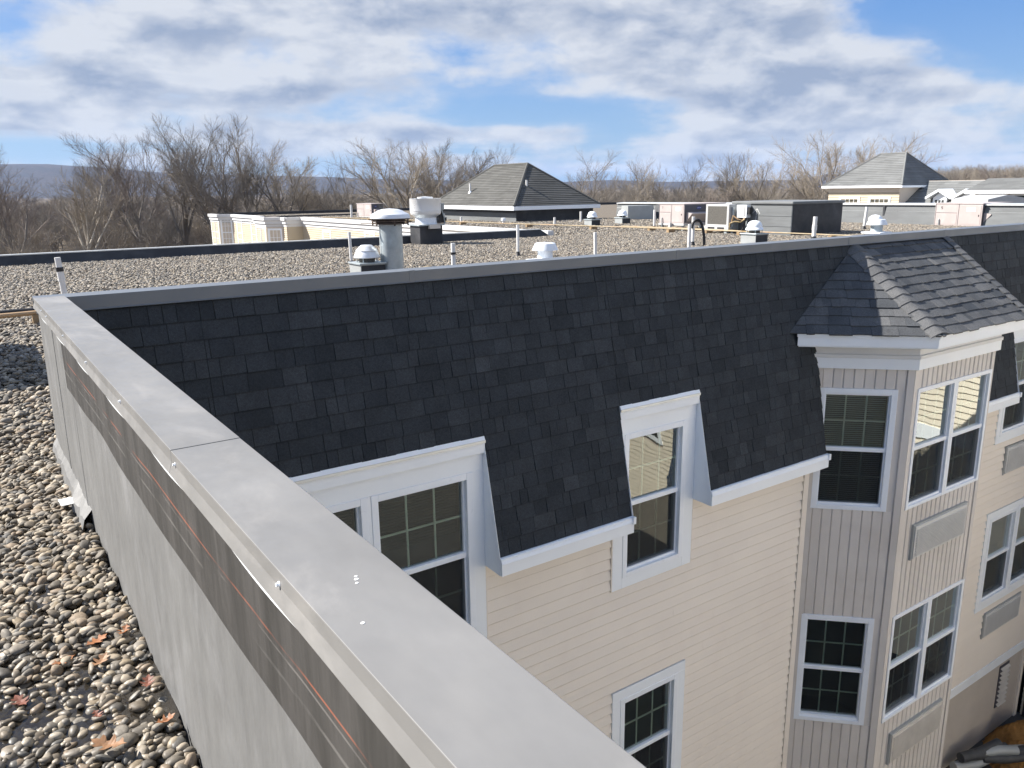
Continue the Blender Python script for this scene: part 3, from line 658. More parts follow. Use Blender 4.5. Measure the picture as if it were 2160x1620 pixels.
# --- bay roof
E0 = Vector((12.36, 8.98, -2.62)) * S; E1 = Vector((14.18, 7.16, -2.62)) * S; E2 = Vector((17.66, 7.16, -2.62)) * S; E3 = Vector((19.46, 8.96, -2.62)) * S
T1 = Vector((14.52, 9.23, -1.185)) * S; T2 = Vector((18.05, 9.23, -1.165)) * S
mb = MB(); mb.add([E0, E1, E2, E3, T1, T2], [(0, 1, 4), (1, 2, 5, 4), (2, 3, 5)]); mb.v = [(a, b, c - .008) for a, b, c in mb.v]
bro = mb.build('bay_roof', M['deck'], apt)
segs = []
def facet(A, B, tl, tr, e=.140):
    """A-B eave; tl,tr top-left/top-right points (equal for a triangle)"""
    Rv = (B - A).normalized(); n = Rv.cross(tl - A).normalized()
    if n.z < 0: n = -n
    up = n.cross(Rv).normalized(); up = up if up.z > 0 else -up
    L = (B - A).length; h = max((tl - A).dot(up), (tr - A).dot(up)); xl, xr = (tl - A).dot(Rv), (tr - A).dot(Rv)
    P = lambda x, t, q: tuple(A + Rv * x + up * t + n * q)
    t0 = -.02; i = 0
    while t0 < h:
        tb, tt = t0, min(t0 + e + .03, h); x = -R_.uniform(0, .3) + min(0, xl)
        fl = lambda t: xl * max(t, 0) / h; fr = lambda t: L + (xr - L) * max(t, 0) / h
        lim = max(fr(tb), fr(tt)); prev = False
        while x < lim:
            wd = R_.choice((.10, .15, .19, .24, .29)) * R_.uniform(.9, 1.1); a, b = x, x + wd; x = b
            al, ar = max(a, fl(tb)), min(b, fr(tb)); bl, br = max(a, fl(tt)), min(b, fr(tt))
            if ar - al < .004 and br - bl < .004: continue
            if ar < al: ar = al = (ar + al) / 2
            if br < bl: br = bl = min(max((br + bl) / 2, fl(tt)), fr(tt))
            high = R_.random() < .5 and not prev; prev = high; tk = (.019 if high else .012); dj = R_.uniform(-.006, .004) - (.012 if high else 0)
            d_ = .0012
            segs.append(([P(al + d_, tb + dj, 0), P(ar - d_, tb + dj, 0), P(br - d_, tt, 0), P(bl + d_, tt, 0), P(al + d_, tb + dj, tk), P(ar - d_, tb + dj, tk), P(br - d_, tt, .002), P(bl + d_, tt, .002)], min(1.5, max(0.7, R_.gauss(1.14, .05)))))
        t0 += e; i += 1
facet(E0, E1, T1, T1); facet(E1, E2, T1, T2); facet(E2, E3, T2, T2)
shingle_set(bro, segs, 220, nearness)
def hipcaps(A, B, nl, nr, n):
    """curved cap shingles from A (eave) up to B; nl/nr outward horizontal run directions of the two roof planes"""
    ax = (B - A); L = ax.length; ax.normalize()
    for i in range(n):
        s0, s1 = i * L / n - .01, (i + 1) * L / n + .05; m = MB(); m.cur = min(1.5, max(.8, R_.gauss(1.24, .05))); K = 7
        ring_ = []
        for (s_, lift) in ((s0, .026), (s1, .008)):
            for k in range(K):
                u = -1 + 2 * k / (K - 1); base = A + ax * s_
                side = nl if u < 0 else nr
                p = base + side * abs(u) * .135 + Vector((0, 0, lift + .012 * (1 - u * u)))
                ring_.append(p)
        low = [p - Vector((0, 0, .010)) for p in ring_]
        vv = [tuple(p) for p in ring_ + low]; f_ = []
        for k in range(K - 1):
            f_ += [(k, k + 1, K + k + 1, K + k), (2 * K + k, 3 * K + k, 3 * K + k + 1, 2 * K + k + 1), (k, 2 * K + k, 2 * K + k + 1, k + 1)]
        m.add(vv, f_); m.build('hip_cap_shingle', M['shingle'], bro, smooth=True)
def inplane(A, B, C, hip):   # unit direction inside plane ABC perpendicular to hip, pointing to C
    n = (B - A).cross(C - A).normalized(); d = n.cross(hip).normalized()
    return d if d.dot(C - A) > 0 else -d
h1 = (T1 - E1).normalized(); hipcaps(E1, T1, inplane(E1, T1, E0, h1), inplane(E1, T1, E2, h1), 12)
h2 = (T2 - E2).normalized(); hipcaps(E2, T2, inplane(E2, T2, E1, h2), inplane(E2, T2, E3, h2), 12)
# --- coping along the mansard top, in joined lengths
xs = [.38, 3.055, 6.1, 9.08, 11.31, 14.4, 17.5]
for a, b_ in zip(xs[:-1], xs[1:]):
    m = MB(); m.box(a + .001, b_ - .001, 5.800, 5.822, -.722, -.632) if False else None
    m.prism([(5.803, -.632), (5.803, -.718), (5.797, -.724), (5.799, -.728), (5.822, -.724), (5.822, -.655), (5.985, -.655), (5.985, -.70), (5.995, -.70), (5.995, -.630)], lambda p, q, x: (x, p, q), a + .0012, b_ - .0012)
    m.build('coping_length', M['copingA'], apt, bevel=.002)
for x in xs[1:-1]:
    m = MB(); m.prism([(5.8005, -.6285), (5.8005, -.724), (5.810, -.724), (5.810, -.640), (5.99, -.640), (5.99, -.6285)], lambda p, q, x_: (x_, p, q), x - .05, x + .0); m.build('coping_cover', M['copingA'], apt, bevel=.001)
m = MB(); m.box(.40, 17.5, 5.83, 5.98, GZ, -.66); m.build('roof_edge_wall', M['membrane_dark'], apt)
# body of the wing below the roof so that no light leaks through
m = MB(); m.box(.40, 17.5, 8.2, 8.4, GZ, -1.7); m.box(.30, .555, -14, 5.9, GZ, -1.70); m.build('inner_wall', M['curbgrey'], apt)

# =================================================================== near parapet wall (camera's roof)
par = thing('parapet_wall', 'grey membrane covered parapet wall with metal coping in the foreground', 'wall', (.47, 2.0, -1.7))
m = MB(); m.box(.398, .55, -6.0, 5.83, -1.75, -.65); core_ = m.build('wall_core', M['membrane'], par)
m = MB(); m.hexa([(.386, -6, -1.70), (.386, 1.36, -1.70), (.398, 1.36, -1.70), (.398, -6, -1.70), (.3895, -6, -.66), (.3895, 1.36, -.66), (.398, 1.36, -.66), (.398, -6, -.66)]); m.build('membrane_sheet', M['membrane'], par)
m = MB(); N_ = 60; ya, yb = 1.345, 4.42
for i in range(N_):
    y0, y1 = ya + (yb - ya) * i / N_, ya + (yb - ya) * (i + 1) / N_
    bu = lambda y: .3945 - .004 * abs(math.sin(y * 2.3 + .5)) - .002 * math.sin(y * 7.1)
    m.quad((bu(y0) - .006, y0, -1.70), (bu(y0), y0, -.70), (bu(y1), y1, -.70), (bu(y1) - .006, y1, -1.70))
m.build('membrane_sheet', M['membrane'], par, smooth='all')
m = MB()
for (a, b_, x) in ((4.42, 4.62, .3905), (4.60, 5.10, .3935), (5.08, 5.835, .391)):
    m.hexa([(x - .008, a, -1.70), (x - .008, b_, -1.70), (.3985, b_, -1.70), (.3985, a, -1.70), (x, a, -.70), (x, b_, -.70), (.3985, b_, -.70), (.3985, a, -.70)])
m.build('membrane_lap', M['membrane'], par, bevel=.002)
# dark upper band with a wavy lower edge
m = MB(); N_ = 150; ya, yb = -6.0, 4.55
zl = lambda y: -.945 - .006 * math.sin(y * 3.1) - .004 * math.sin(y * 8.3 + 1)
for i in range(N_):
    y0, y1 = ya + (yb - ya) * i / N_, ya + (yb - ya) * (i + 1) / N_; xx = lambda y: .3810 - .003 * math.sin(y * 4.1) * math.sin(y * 1.3)
    m.quad((xx(y0), y0, zl(y0)), (xx(y0), y0, -.66), (xx(y1), y1, -.66), (xx(y1), y1, zl(y1))); m.quad((xx(y0), y0, zl(y0)), (xx(y1), y1, zl(y1)), (.3935, y1, zl(y1)), (.3935, y0, zl(y0)))
m.build('membrane_band', M['band'], par, smooth='all')
# loose curled flashing at the foot of the wall
m = MB(); rr = random.Random(3); prof = []
for i in range(26):
    y = 4.3 + i * .06; x = .37 - .016 * rr.random() - (.018 if i < 8 else 0); z = -1.60 + .03 * rr.random(); prof.append((x, y, z))
for p, q in zip(prof[:-1], prof[1:]): m.quad((p[0] - .02, p[1], -1.66), (p[0], p[1], p[2]), (q[0], q[1], q[2]), (q[0] - .02, q[1], -1.66)); m.quad((p[0], p[1], p[2]), (.392, p[1], p[2] + .05), (.392, q[1], q[2] + .05), q)
m.build('base_flashing', M['membrane'], par)
cps = [-6.0, -1.0, 2.074, 5.185, 5.875]
for a, b_ in zip(cps[:-1], cps[1:]):
    m = MB(); lift = .0012 if a in (2.074,) else 0
    m.prism([(.3795, -.630 + lift), (.5530, -.630 + lift), (.5545, -.632 + lift), (.5545, -.715), (.549, -.715), (.549, -.640), (.388, -.640), (.3875, -.664), (.374, -.692), (.370, -.690), (.3785, -.660)], lambda p, q, y: (p, y, q), a + .0008, b_ + (.0 if a > 5 else -.0008))
    co = m.build('coping_length', M['coping'], par, bevel=.0012)
m = MB(); nS = 120
for i in range(nS):   # bright hemmed flange, slightly wavy
    y0, y1 = -2 + 7.85 * i / nS, -2 + 7.85 * (i + 1) / nS; wv = lambda y: .004 * math.sin(y * 2 * math.pi / .77)
    m.quad((.3735 + wv(y0) * .4, y0, -.6905 + wv(y0)), (.3868, y0, -.664 + wv(y0) * .3), (.3868, y1, -.664 + wv(y1) * .3), (.3735 + wv(y1) * .4, y1, -.6905 + wv(y1)))
m.v = [(a - .0025, b, c) for a, b, c in m.v]; m.build('hemmed_flange', M['copinglight'], par, smooth='all')
for k in range(-4, 6):
    y = 1.263 + .768 * k
    for yy in ((y,) if k != 5 else (y, 5.39)):
        m = MB(); L_ = lambda r, z0, z1: [(r, z0), (r, z1)]
        def disc(r, a0, a1, n=10):
            vs_ = [(a, yy + r * math.cos(t * 2 * math.pi / n), -.655 + r * math.sin(t * 2 * math.pi / n)) for a in (a0, a1) for t in range(n)]
            m.add(vs_, [tuple(range(n)), tuple(range(n, 2 * n))[::-1]] + [(t, n + t, n + (t + 1) % n, (t + 1) % n) for t in range(n)])
        disc(.0056, .381, .3775); disc(.0035, .3775, .3725, 6)
        m.build('washer_screw', M['white'], par)
# small spatters of sealant on the coping
for (x, y, r) in ((.475, 1.155, .004), (.470, 1.142, .003), (.4785, 1.165, .003), (.425, 1.02, .0035)):
    m = MB(); m.lathe((x, y, -.6298), [(r, 0), (r * .9, .0006), (0, .0008)], 9); m.build('sealant_spot', M['patch'], par)

# =================================================================== roof surface, gravel, puddle, leaves
RZ = -1.63
m = MB(); m.quad((-26, -8, RZ - .065), (.45, -8, RZ - .065), (.45, 5.9, RZ - .065), (-26, 5.9, RZ - .065)); m.quad((-26, 5.9, RZ - .035), (.45, 5.9, RZ - .035), (.45, 22.9, RZ - .035), (-26, 22.9, RZ - .035)); m.quad((.45, 5.9, RZ - .035), (60, 5.9, RZ - .035), (60, 22.9, RZ - .035), (.45, 22.9, RZ - .035)); m.quad((17.6, 22.9, RZ - .035), (60, 22.9, RZ - .035), (60, 62, RZ - .035), (17.6, 62, RZ - .035))
tag(m.build('flat_roof', M['gravelbase'], None), kind='structure')
def ico(sub):
    import bmesh
    bm = bmesh.new(); bmesh.ops.create_icosphere(bm, subdivisions=sub, radius=1.0)
    v = np.array([q.co[:] for q in bm.verts]); f = np.array([[q.index for q in p.verts] for p in bm.faces]); bm.free(); return v, f
def rotmats(n, rs, tilt):
    a = rs.uniform(0, 2 * np.pi, n); b = rs.normal(0, tilt, n); c = rs.normal(0, tilt, n)
    ca, sa, cb, sb, cc, sc_ = np.cos(a), np.sin(a), np.cos(b), np.sin(b), np.cos(c), np.sin(c); z = np.zeros(n); o = np.ones(n)
    Rz = np.stack([ca, -sa, z, sa, ca, z, z, z, o], 1).reshape(n, 3, 3); Rx = np.stack([o, z, z, z, cb, -sb, z, sb, cb], 1).reshape(n, 3, 3); Ry = np.stack([cc, z, sc_, z, o, z, -sc_, z, cc], 1).reshape(n, 3, 3)
    return Rx @ Ry @ Rz
PC = np.array((.02, 2.80))      # puddle centre
def bed(x, y):
    d = np.hypot((x - PC[0]) / .62, (y - PC[1]) / .50); dip = -.0155 * np.exp(-d ** 2 * 1.3)
    d2 = np.hypot((x - .12) / .16, (y - 3.62) / .13); dip -= .014 * np.exp(-d2 ** 2)
    return RZ + dip + .008 * np.sin(x * 3.1 + 1) * np.sin(y * 2.3)
def pebbles(name, x0, x1, y0, y1, dens, smin, smax, seed, sub=1):
    rs = np.random.RandomState(seed); n = int((x1 - x0) * (y1 - y0) * dens)
    iv, jf = ico(sub + 1); shapes = []
    for k in range(10):
        d = iv.copy()
        for q in range(3):
            ax = rs.normal(size=3); ax /= np.linalg.norm(ax); d = d * (1 + .16 * np.sin(iv @ ax * rs.uniform(1.5, 2.6) + rs.uniform(0, 6)))[:, None]
        # a few flat facets like split stones
        for q in range(rs.randint(0, 3)):
            ax = rs.normal(size=3); ax /= np.linalg.norm(ax); lim = rs.uniform(.55, .8); pr = d @ ax; d = d - np.outer(np.maximum(pr - lim, 0) * .9, ax)
        shapes.append(d)
    shapes = np.array(shapes)
    x = rs.uniform(x0, x1, n); y = rs.uniform(y0, y1, n)
    s = np.exp(rs.uniform(np.log(smin), np.log(smax), n)) * .5
    sc = np.stack([s * rs.uniform(.95, 1.45, n), s * rs.uniform(.75, 1.05, n), s * rs.uniform(.45, .75, n)], 1)
    z = bed(x, y) + rs.uniform(-.046, .008, n)
    k = rs.randint(0, len(shapes), n); V = shapes[k] * sc[:, None, :]; V = np.einsum('nij,nvj->nvi', rotmats(n, rs, .33), V)
    V += np.stack([x, y, z], 1)[:, None, :]; nv = iv.shape[0]
    keep = (V[:, :, 0].max(1) < .392) | (y > 5.95) ; V = V[keep]; n = len(V)
    F = (jf[None] + (np.arange(n) * nv)[:, None, None]).reshape(-1, 3)
    me = bpy.data.meshes.new(name); me.vertices.add(n * nv); me.vertices.foreach_set('co', V.reshape(-1).astype(np.float32))
    me.loops.add(len(F) * 3); me.loops.foreach_set('vertex_index', F.reshape(-1).astype(np.int32)); me.polygons.add(len(F)); me.polygons.foreach_set('loop_start', np.arange(0, len(F) * 3, 3, dtype=np.int32)); me.polygons.foreach_set('use_smooth', np.ones(len(F), dtype=bool))
    at = me.attributes.new('rnd', 'FLOAT', 'POINT'); at.data.foreach_set('value', np.repeat(rs.uniform(0, 1, n), nv).astype(np.float32)); me.materials.append(M['pebble']); me.update(calc_edges=True); me.validate()
    o = bpy.data.objects.new(name, me); scn.collection.objects.link(o); return o
tag(pebbles('roof_gravel', -.62, .40, 1.6, 6.0, 4000, .020, .052, 11), 'grey and tan river stones on the near roof beside the parapet', 'gravel', kind='stuff')
tag(pebbles('roof_gravel', -.5, 1.6, 6.0, 9.5, 1100, .03, .066, 12), 'grey and tan river stones beyond the end of the parapet', 'gravel', kind='stuff')
# far gravel: instanced stones on scattered points
def gravel_far(name, rects, dens, size, seed, label):
    rs = np.random.RandomState(seed); pts = []
    for (x0, x1, y0, y1) in rects:
        n = int((x1 - x0) * (y1 - y0) * dens); pts.append(np.stack([rs.uniform(x0, x1, n), rs.uniform(y0, y1, n), RZ - .012 + rs.uniform(-.016, .012, n)], 1))
    pts = np.concatenate(pts); me = bpy.data.meshes.new(name); me.vertices.add(len(pts)); me.vertices.foreach_set('co', pts.reshape(-1).astype(np.float32)); me.update()
    o = bpy.data.objects.new(name, me); scn.collection.objects.link(o)
    ng = bpy.data.node_groups.new(name, 'GeometryNodeTree'); ng.interface.new_socket('Geometry', in_out='INPUT', socket_type='NodeSocketGeometry'); ng.interface.new_socket('Geometry', in_out='OUTPUT', socket_type='NodeSocketGeometry')
    t = NT(ng); gi = t('NodeGroupInput'); go = t('NodeGroupOutput')
    ic = t('GeometryNodeMeshIcoSphere', {'Radius': size * .5, 'Subdivisions': 2})
    nz = t('ShaderNodeTexNoise', {'Scale': 28.0, 'Detail': 1.0}); off = t('ShaderNodeVectorMath', {0: nz.outputs['Color'], 1: (.5, .5, .5)}, operation='SUBTRACT'); off2 = t('ShaderNodeVectorMath', {0: off.outputs[0], 'Scale': size * .75}, operation='SCALE')
    spn = t('GeometryNodeSetPosition', {'Geometry': ic.outputs[0], 'Offset': off2.outputs[0]}); sm = t('GeometryNodeSetShadeSmooth', {0: spn.outputs[0]}); smt = t('GeometryNodeSetMaterial', {'Geometry': sm.outputs[0], 'Material': M['pebblei']})
    rv = t('FunctionNodeRandomValue', data_type='FLOAT_VECTOR'); rv.inputs[0].default_value = (-.4, -.4, 0); rv.inputs[1].default_value = (.4, .4, 6.28)
    rsx = t('FunctionNodeRandomValue', data_type='FLOAT_VECTOR'); rsx.inputs[0].default_value = (.6, .5, .4); rsx.inputs[1].default_value = (1.35, 1.1, .8); rsx.inputs['Seed'].default_value = 5
    ip = t('GeometryNodeInstanceOnPoints', {'Points': gi.outputs[0], 'Instance': smt.outputs[0], 'Rotation': rv.outputs[0], 'Scale': rsx.outputs[0]})
    t.l.new(ip.outputs[0], go.inputs[0]); md = o.modifiers.new('scatter', 'NODES'); md.node_group = ng; me.materials.append(M['pebblei'])
    return tag(o, label, 'gravel', kind='stuff')
gravel_far('roof_gravel', [(-.4, 3, 9.4, 14), (.2, 19, 13.6, 22.8), (19, 32.6, 13.6, 22.8)], 480, .058, 21, 'pale river stones covering the flat roof behind the shingled mansard')
gravel_far('roof_gravel', [(1.6, 32.6, 6.05, 13.6), (-4.5, -.4, 6.0, 22.7)], 330, .06, 23, 'river stones on the roof just behind the mansard coping and left of the parapet end')
gravel_far('roof_gravel', [(-3.5, -.58, 1.0, 6.0)], 1100, .048, 24, 'river stones on the near roof at the left picture edge')
gravel_far('roof_gravel', [(17.9, 32.6, 22.8, 34), (17.9, 23.4, 34, 60)], 130, .085, 22, 'pale river stones on the far roof round the hipped penthouse')
# puddle
m = MB(); rs = random.Random(4); poly = []
for i in range(40):
    a = 2 * math.pi * i / 40; poly.append((PC[0] + .58 * math.cos(a) * (1 + .1 * math.sin(3 * a)), PC[1] + .50 * math.sin(a) * (1 + .12 * math.cos(4 * a))))
poly = [(min(x, .388), y) for x, y in poly]
m.add([(PC[0], PC[1], -1.6435)] + [(x, y, -1.6435) for x, y in poly], [(0, 1 + i, 1 + (i + 1) % 40) for i in range(40)])
tag(m.build('puddle_water', M['water']), kind='structure')
m = MB(); poly = [(.12 + .17 * math.cos(i * .4488) * (1 + .2 * math.sin(i * 2.1)), 3.62 + .14 * math.sin(i * .4488), -1.634) for i in range(14)]
m.add([(.12, 3.62, -1.634)] + poly, [(0, 1 + i, 1 + (i + 1) % 14) for i in range(14)]); tag(m.build('puddle_water', M['water']), kind='structure')
# oak leaves
half_ = [(0, 0), (.05, .012), (.13, .05), (.20, .17), (.27, .23), (.29, .10), (.38, .09), (.47, .27), (.56, .34), (.55, .15), (.64, .10), (.73, .22), (.81, .24), (.80, .10), (.88, .09), (1.0, 0)]
def leaf(x, y, z, L, rot, curl, matn, label):
    o_ = (x, y, z); pts = half_ + [(a, -b * .93) for a, b in half_[-2:0:-1]]; m = MB(); n = len(half_); c, s_ = math.cos(rot), math.sin(rot); vs_ = []
    ctr = [(a, 0) for a, b in half_]
    def put(a, b): return (x + L * (c * (a - .5) - s_ * b), y + L * (s_ * (a - .5) + c * b), z + L * (curl * (b * b * 2.2 + (a - .5) ** 2 * .9) + .02 * math.sin(a * 9)))
    for (a, b) in half_: vs_ += [put(a, b), put(a, 0), put(a, -b * .93)]
    fs = []
    for i in range(n - 1): fs += [(3 * i, 3 * i + 1, 3 * i + 4, 3 * i + 3), (3 * i + 1, 3 * i + 2, 3 * i + 5, 3 * i + 4)]
    m.add(vs_, fs); o = m.build('oak_leaf', M[matn], None, loc=o_); o.scale = (.78, .78, .78); md = o.modifiers.new('s', 'SOLIDIFY'); md.thickness = .0012
    return tag(o, label, 'leaf', 'fallen oak leaves on the gravel')
for a in ((.232, 3.10, -1.622, .115, .5, .25, 'leafo', 'orange oak leaf lying flat in the puddle, farthest of the leaves'),
          (.115, 3.03, -1.624, .105, 3.4, .15, 'leafo', 'pinkish orange oak leaf in the puddle nearest the left picture edge'),
          (.222, 2.93, -1.616, .11, .9, .5, 'leaft', 'tan oak leaf tilted among wet stones below the puddle leaves'),
          (.330, 2.665, -1.600, .10, 1.3, .5, 'leafr', 'dark red oak leaf against the foot of the parapet'),
          (.172, 2.40, -1.598, .15, 2.4, .35, 'leaft', 'large brown oak leaf on dry stones nearest the camera'),
          (.325, 3.09, -1.610, .10, 4.2, .6, 'leafo', 'curled orange oak leaf between the puddle and the parapet'),
          (.165, 2.585, -1.606, .07, 5.0, .6, 'leafr', 'small dark red oak leaf wedged between dry stones'),
          (.335, 2.42, -1.600, .08, .2, .7, 'leafo', 'small curled orange leaf near the bottom of the parapet'),
          (-.03, 2.84, -1.622, .11, 1.9, .3, 'leafr', 'dark red leaf at the left edge of the puddle')): leaf(*a)
m = MB(); rs = random.Random(9); vs_ = [(.31 + .05 * math.cos(a) * rs.uniform(.6, 1.1), 4.66 + .09 * math.sin(a) * rs.uniform(.6, 1.1), -1.596 + .012 * rs.random()) for a in [i * .6283 for i in range(10)]]
m.add([(.31, 4.66, -1.585)] + vs_, [(0, 1 + i, 1 + (i + 1) % 10) for i in range(10)]); o = m.build('membrane_scrap', M['patch'], None, loc=(.31, 4.66, -1.6)); o.modifiers.new('s', 'SOLIDIFY').thickness = .003
tag(o, 'crumpled white scrap lying on the gravel beside the parapet', 'scrap')

# =================================================================== the courtyard's other wings (seen mirrored in the windows, and bouncing light)
def plank_wall(mb, A, B, ztop, zbot, e=.1216, holes=()):
    A = Vector(A); B = Vector(B); Rv = (B - A).normalized(); L = (B - A).length; Nv = Vector((Rv.y, -Rv.x, 0)); z = ztop; rr = random.Random(5)
    while z > zbot + .01:
        za, zb = z, max(z - e, zbot); cuts = [(0, L)]
        for h in holes:
            if h[2] < za - .01 and h[3] > zb + .01:
                nc = []
                for a, b in cuts:
                    if h[1] <= a or h[0] >= b: nc.append((a, b)); continue
                    if h[0] > a: nc.append((a, h[0]))
                    if h[1] < b: nc.append((h[1], b))
                cuts = nc
        for a, b in cuts:
            P = lambda x, z_, q: tuple(A + Rv * x + Nv * q + Vector((0, 0, z_))); mb.cur = rr.random()
            mb.add([P(a, za, .002), P(b, za, .002), P(b, zb, .028), P(a, zb, .028), P(b, zb, 0), P(a, zb, 0)], [(0, 3, 2, 1), (3, 5, 4, 2)])
        z -= e
def simple_window(par, A, Rv, Nv, x, z, ww, hh, cw=.1, grid=(2, 2), glassm='glass', nm='window'):
    A = Vector(A); Rv = Vector(Rv); Nv = Vector(Nv); U = Vector((0, 0, 1)); m = MB()
    for q in ((x - cw, x, z - cw, z + hh + cw), (x + ww, x + ww + cw, z - cw, z + hh + cw), (x, x + ww, z - cw, z), (x, x + ww, z + hh, z + hh + cw)): m.obox(A, Rv, U, Nv, q[0], q[1], q[2], q[3], -.02, .035)
    m.obox(A, Rv, U, Nv, x, x + ww, z + hh * .5 - .03, z + hh * .5 + .03, -.015, .02)
    o = m.build(nm, M['white'], par)
    m = MB(); m.obox(A, Rv, U, Nv, x, x + ww, z, z + hh, -.05, -.012); m.build('room_interior', M['room'], o)
    m = MB(); m.quad(*[tuple(A + Rv * a + U * b + Nv * .004) for a, b in ((x, z), (x + ww, z), (x + ww, z + hh), (x, z + hh))]); m.build('pane', M[glassm], o)
    if grid:
        m = MB(); n, k = grid
        for i in range(1, n): m.obox(A, Rv, U, Nv, x + ww * i / n - .012, x + ww * i / n + .012, z, z + hh, .006, .012)
        for j in range(1, 2 * k):
            if j != k: m.obox(A, Rv, U, Nv, x, x + ww, z + hh * j / (2 * k) - .012, z + hh * j / (2 * k) + .012, .0055, .0115)
        m.build('grille_bars', M['white'], o)
    return o
ew = thing('courtyard_wing', 'sunlit cream sided wing mirrored in the bay windows', 'building', (16, -4, GZ))
hl = [(4.4, 6.0, -4.0, -2.3), (9.5, 11.0, -4.0, -2.3), (14.5, 16, -4.0, -2.3), (4.4, 6.0, -7.0, -5.3), (9.5, 11.0, -7.0, -5.3), (14.5, 16, -7, -5.3)]
A = (15.6, 5.55, 0); B = (15.6, -14, 0); ND = (-1, 0, 0); RD = (0, -1, 0)
m = MB(); m.box(15.63, 21, -14, 5.5, GZ, -.75); m.build('wing_body', M['creamtrim'], ew)
m = MB(); plank_wall(m, A, B, -.9, GZ, holes=hl); m.build('siding', M['cream'], ew)
m = MB(); m.box(15.55, 15.64, -14, 5.55, -5.02, -4.72); m.build('band_board', M['white'], ew)
m = MB(); m.box(15.35, 21, -14, 5.5, -.9, -.64); m.build('cornice', M['white'], ew)
m = MB(); m.box(15.54, 15.585, 3.6, 5.5, PZ, -8.35); m.build('corner_shade_panel', M['black'], ew)  # black panel standing in for the shade of an opening at the wing's corner
for h in hl: simple_window(ew, A, RD, ND, h[0] + .1, h[2] + .1, h[1] - h[0] - .2, h[3] - h[2] - .2)
sw_ = thing('courtyard_wing', 'sunlit cream sided wing closing the far side of the courtyard behind the camera', 'building', (8, -14, GZ))
m = MB(); m.box(-2, 15.6, -20, -14.03, GZ, -.75); m.build('wing_body', M['creamtrim'], sw_)
m = MB(); plank_wall(m, (15.6, -14, 0), (.56, -14, 0), -.9, GZ); m.build('siding', M['cream'], sw_)
m = MB(); m.box(.3, 15.6, -14.0, -13.95, -5.02, -4.72); m.build('band_board', M['white'], sw_)
for x in (2, 6, 10): simple_window(sw_, (15.6, -14, 0), (-1, 0, 0), (0, 1, 0), x, -3.9, 1.5, 1.6); simple_window(sw_, (15.6, -14, 0), (-1, 0, 0), (0, 1, 0), x, -6.9, 1.5, 1.6)

# =================================================================== far edge of the roof, far wing with cornice
fp = thing('roof_edge_parapet', 'low black parapet with pale metal edge along the far side of the roof', 'wall', (0, 22.9, RZ))
m = MB(); m.hexa([(-24, 22.72, RZ - .04), (17.45, 22.72, RZ - .04), (17.45, 23.0, RZ - .04), (-24, 23.0, RZ - .04), (-24, 22.86, -1.40), (17.05, 22.86, -1.40), (17.05, 23.0, -1.40), (-24, 23.0, -1.40)]); m.build('membrane_face', M['membrane_dark'], fp)
xx = [-24, -18, -12, -6, -1.2, 4.9, 11, 17.07]
for a, b_ in zip(xx[:-1], xx[1:]):
    m = MB(); m.box(a, b_ - .004, 22.85, 23.03, -1.402, -1.375); m.build('edge_metal', M['copinglight'], fp)
m = MB(); m.box(-24, 17.0, 23.0, 23.2, GZ, -1.46); m.build('wall_below', M['cream'], fp)
fw_ = thing('far_wing', 'sunlit cream facade with stepped white cornice beyond the low black parapet', 'building', (17.6, 40, GZ))
poly = [(17.6, 23.0), (17.6, 47.6), (16.64, 47.6), (16.64, 48.3), (15.88, 49.05), (15.88, 51.2), (16.6, 52.0), (16.6, 58.5), (15.85, 59.25), (15.85, 61.5)]
TOPZ = -1.47
vertical = {3, 7}
def seg_box(mb, A, B, z0, z1, off, back=.1):
    A = Vector((*A, 0)); B = Vector((*B, 0)); Rv = (B - A).normalized(); Nv = Vector((-Rv.y, Rv.x, 0)); L = (B - A).length
    mb.obox(A, Rv, Vector((0, 0, 1)), Nv, -off * .4, L + off * .4, z0, z1, -back, off)
    return A, Rv, Nv, L
m1, m2, m3, m4 = MB(), MB(), MB(), MB()
for i, (P, Q) in enumerate(zip(poly[:-1], poly[1:])):
    seg_box(m1, P, Q, TOPZ - .19, TOPZ, .16); seg_box(m2, P, Q, TOPZ - .40, TOPZ - .20, .09); seg_box(m2, P, Q, TOPZ - .56, TOPZ - .42, .03)
    if i in vertical:
        m4 = MB(); A, Rv, Nv, L = seg_box(m4, P, Q, GZ, TOPZ - .57, -.01); k = 0
        while k * .11 < L: m4.obox(A, Rv, Vector((0, 0, 1)), Nv, k * .11, k * .11 + .095, -6, TOPZ - .58, -.01, .006); k += 1
        m4.build('vertical_siding', M['creamtrim'], fw_)
    else:
        A = Vector((*Q, 0)); B = Vector((*P, 0)); plank_wall(m3, A, B, TOPZ - .57, -6.0)
m1.build('cornice', M['whitefar'], fw_); m2.build('frieze_board', M['whitefar'], fw_); m3.build('siding', M['creamfar'], fw_)
m = MB(); m.prism([(a + .12, b) for a, b in poly] + [(17.75, 61.5), (17.75, 23.05)], lambda a, b, c: (a, b, c), GZ, TOPZ - .1); m.build('wing_body', M['creamtrim'], fw_)
def seg_win(i, a, ww, z, hh, grid):
    P = Vector((*poly[i], 0)); Q = Vector((*poly[i + 1], 0)); Rv = (P - Q).normalized(); Nv = Vector((Rv.y, -Rv.x, 0)); simple_window(fw_, Q, Rv, Nv, a, z, ww, hh, .11, grid, 'glassfar')
seg_win(3, .2, .68, -4.0, 1.75, (3, 2)); seg_win(7, .2, .68, -3.6, 1.75, (3, 2)); seg_win(8, .25, .8, -3.6, 1.75, (2, 2)); seg_win(8, 1.2, .8, -3.6, 1.75, (2, 2)); seg_win(4, .25, .75, -3.9, 1.75, (2, 2)); seg_win(4, 1.15, .75, -3.9, 1.75, (2, 2))
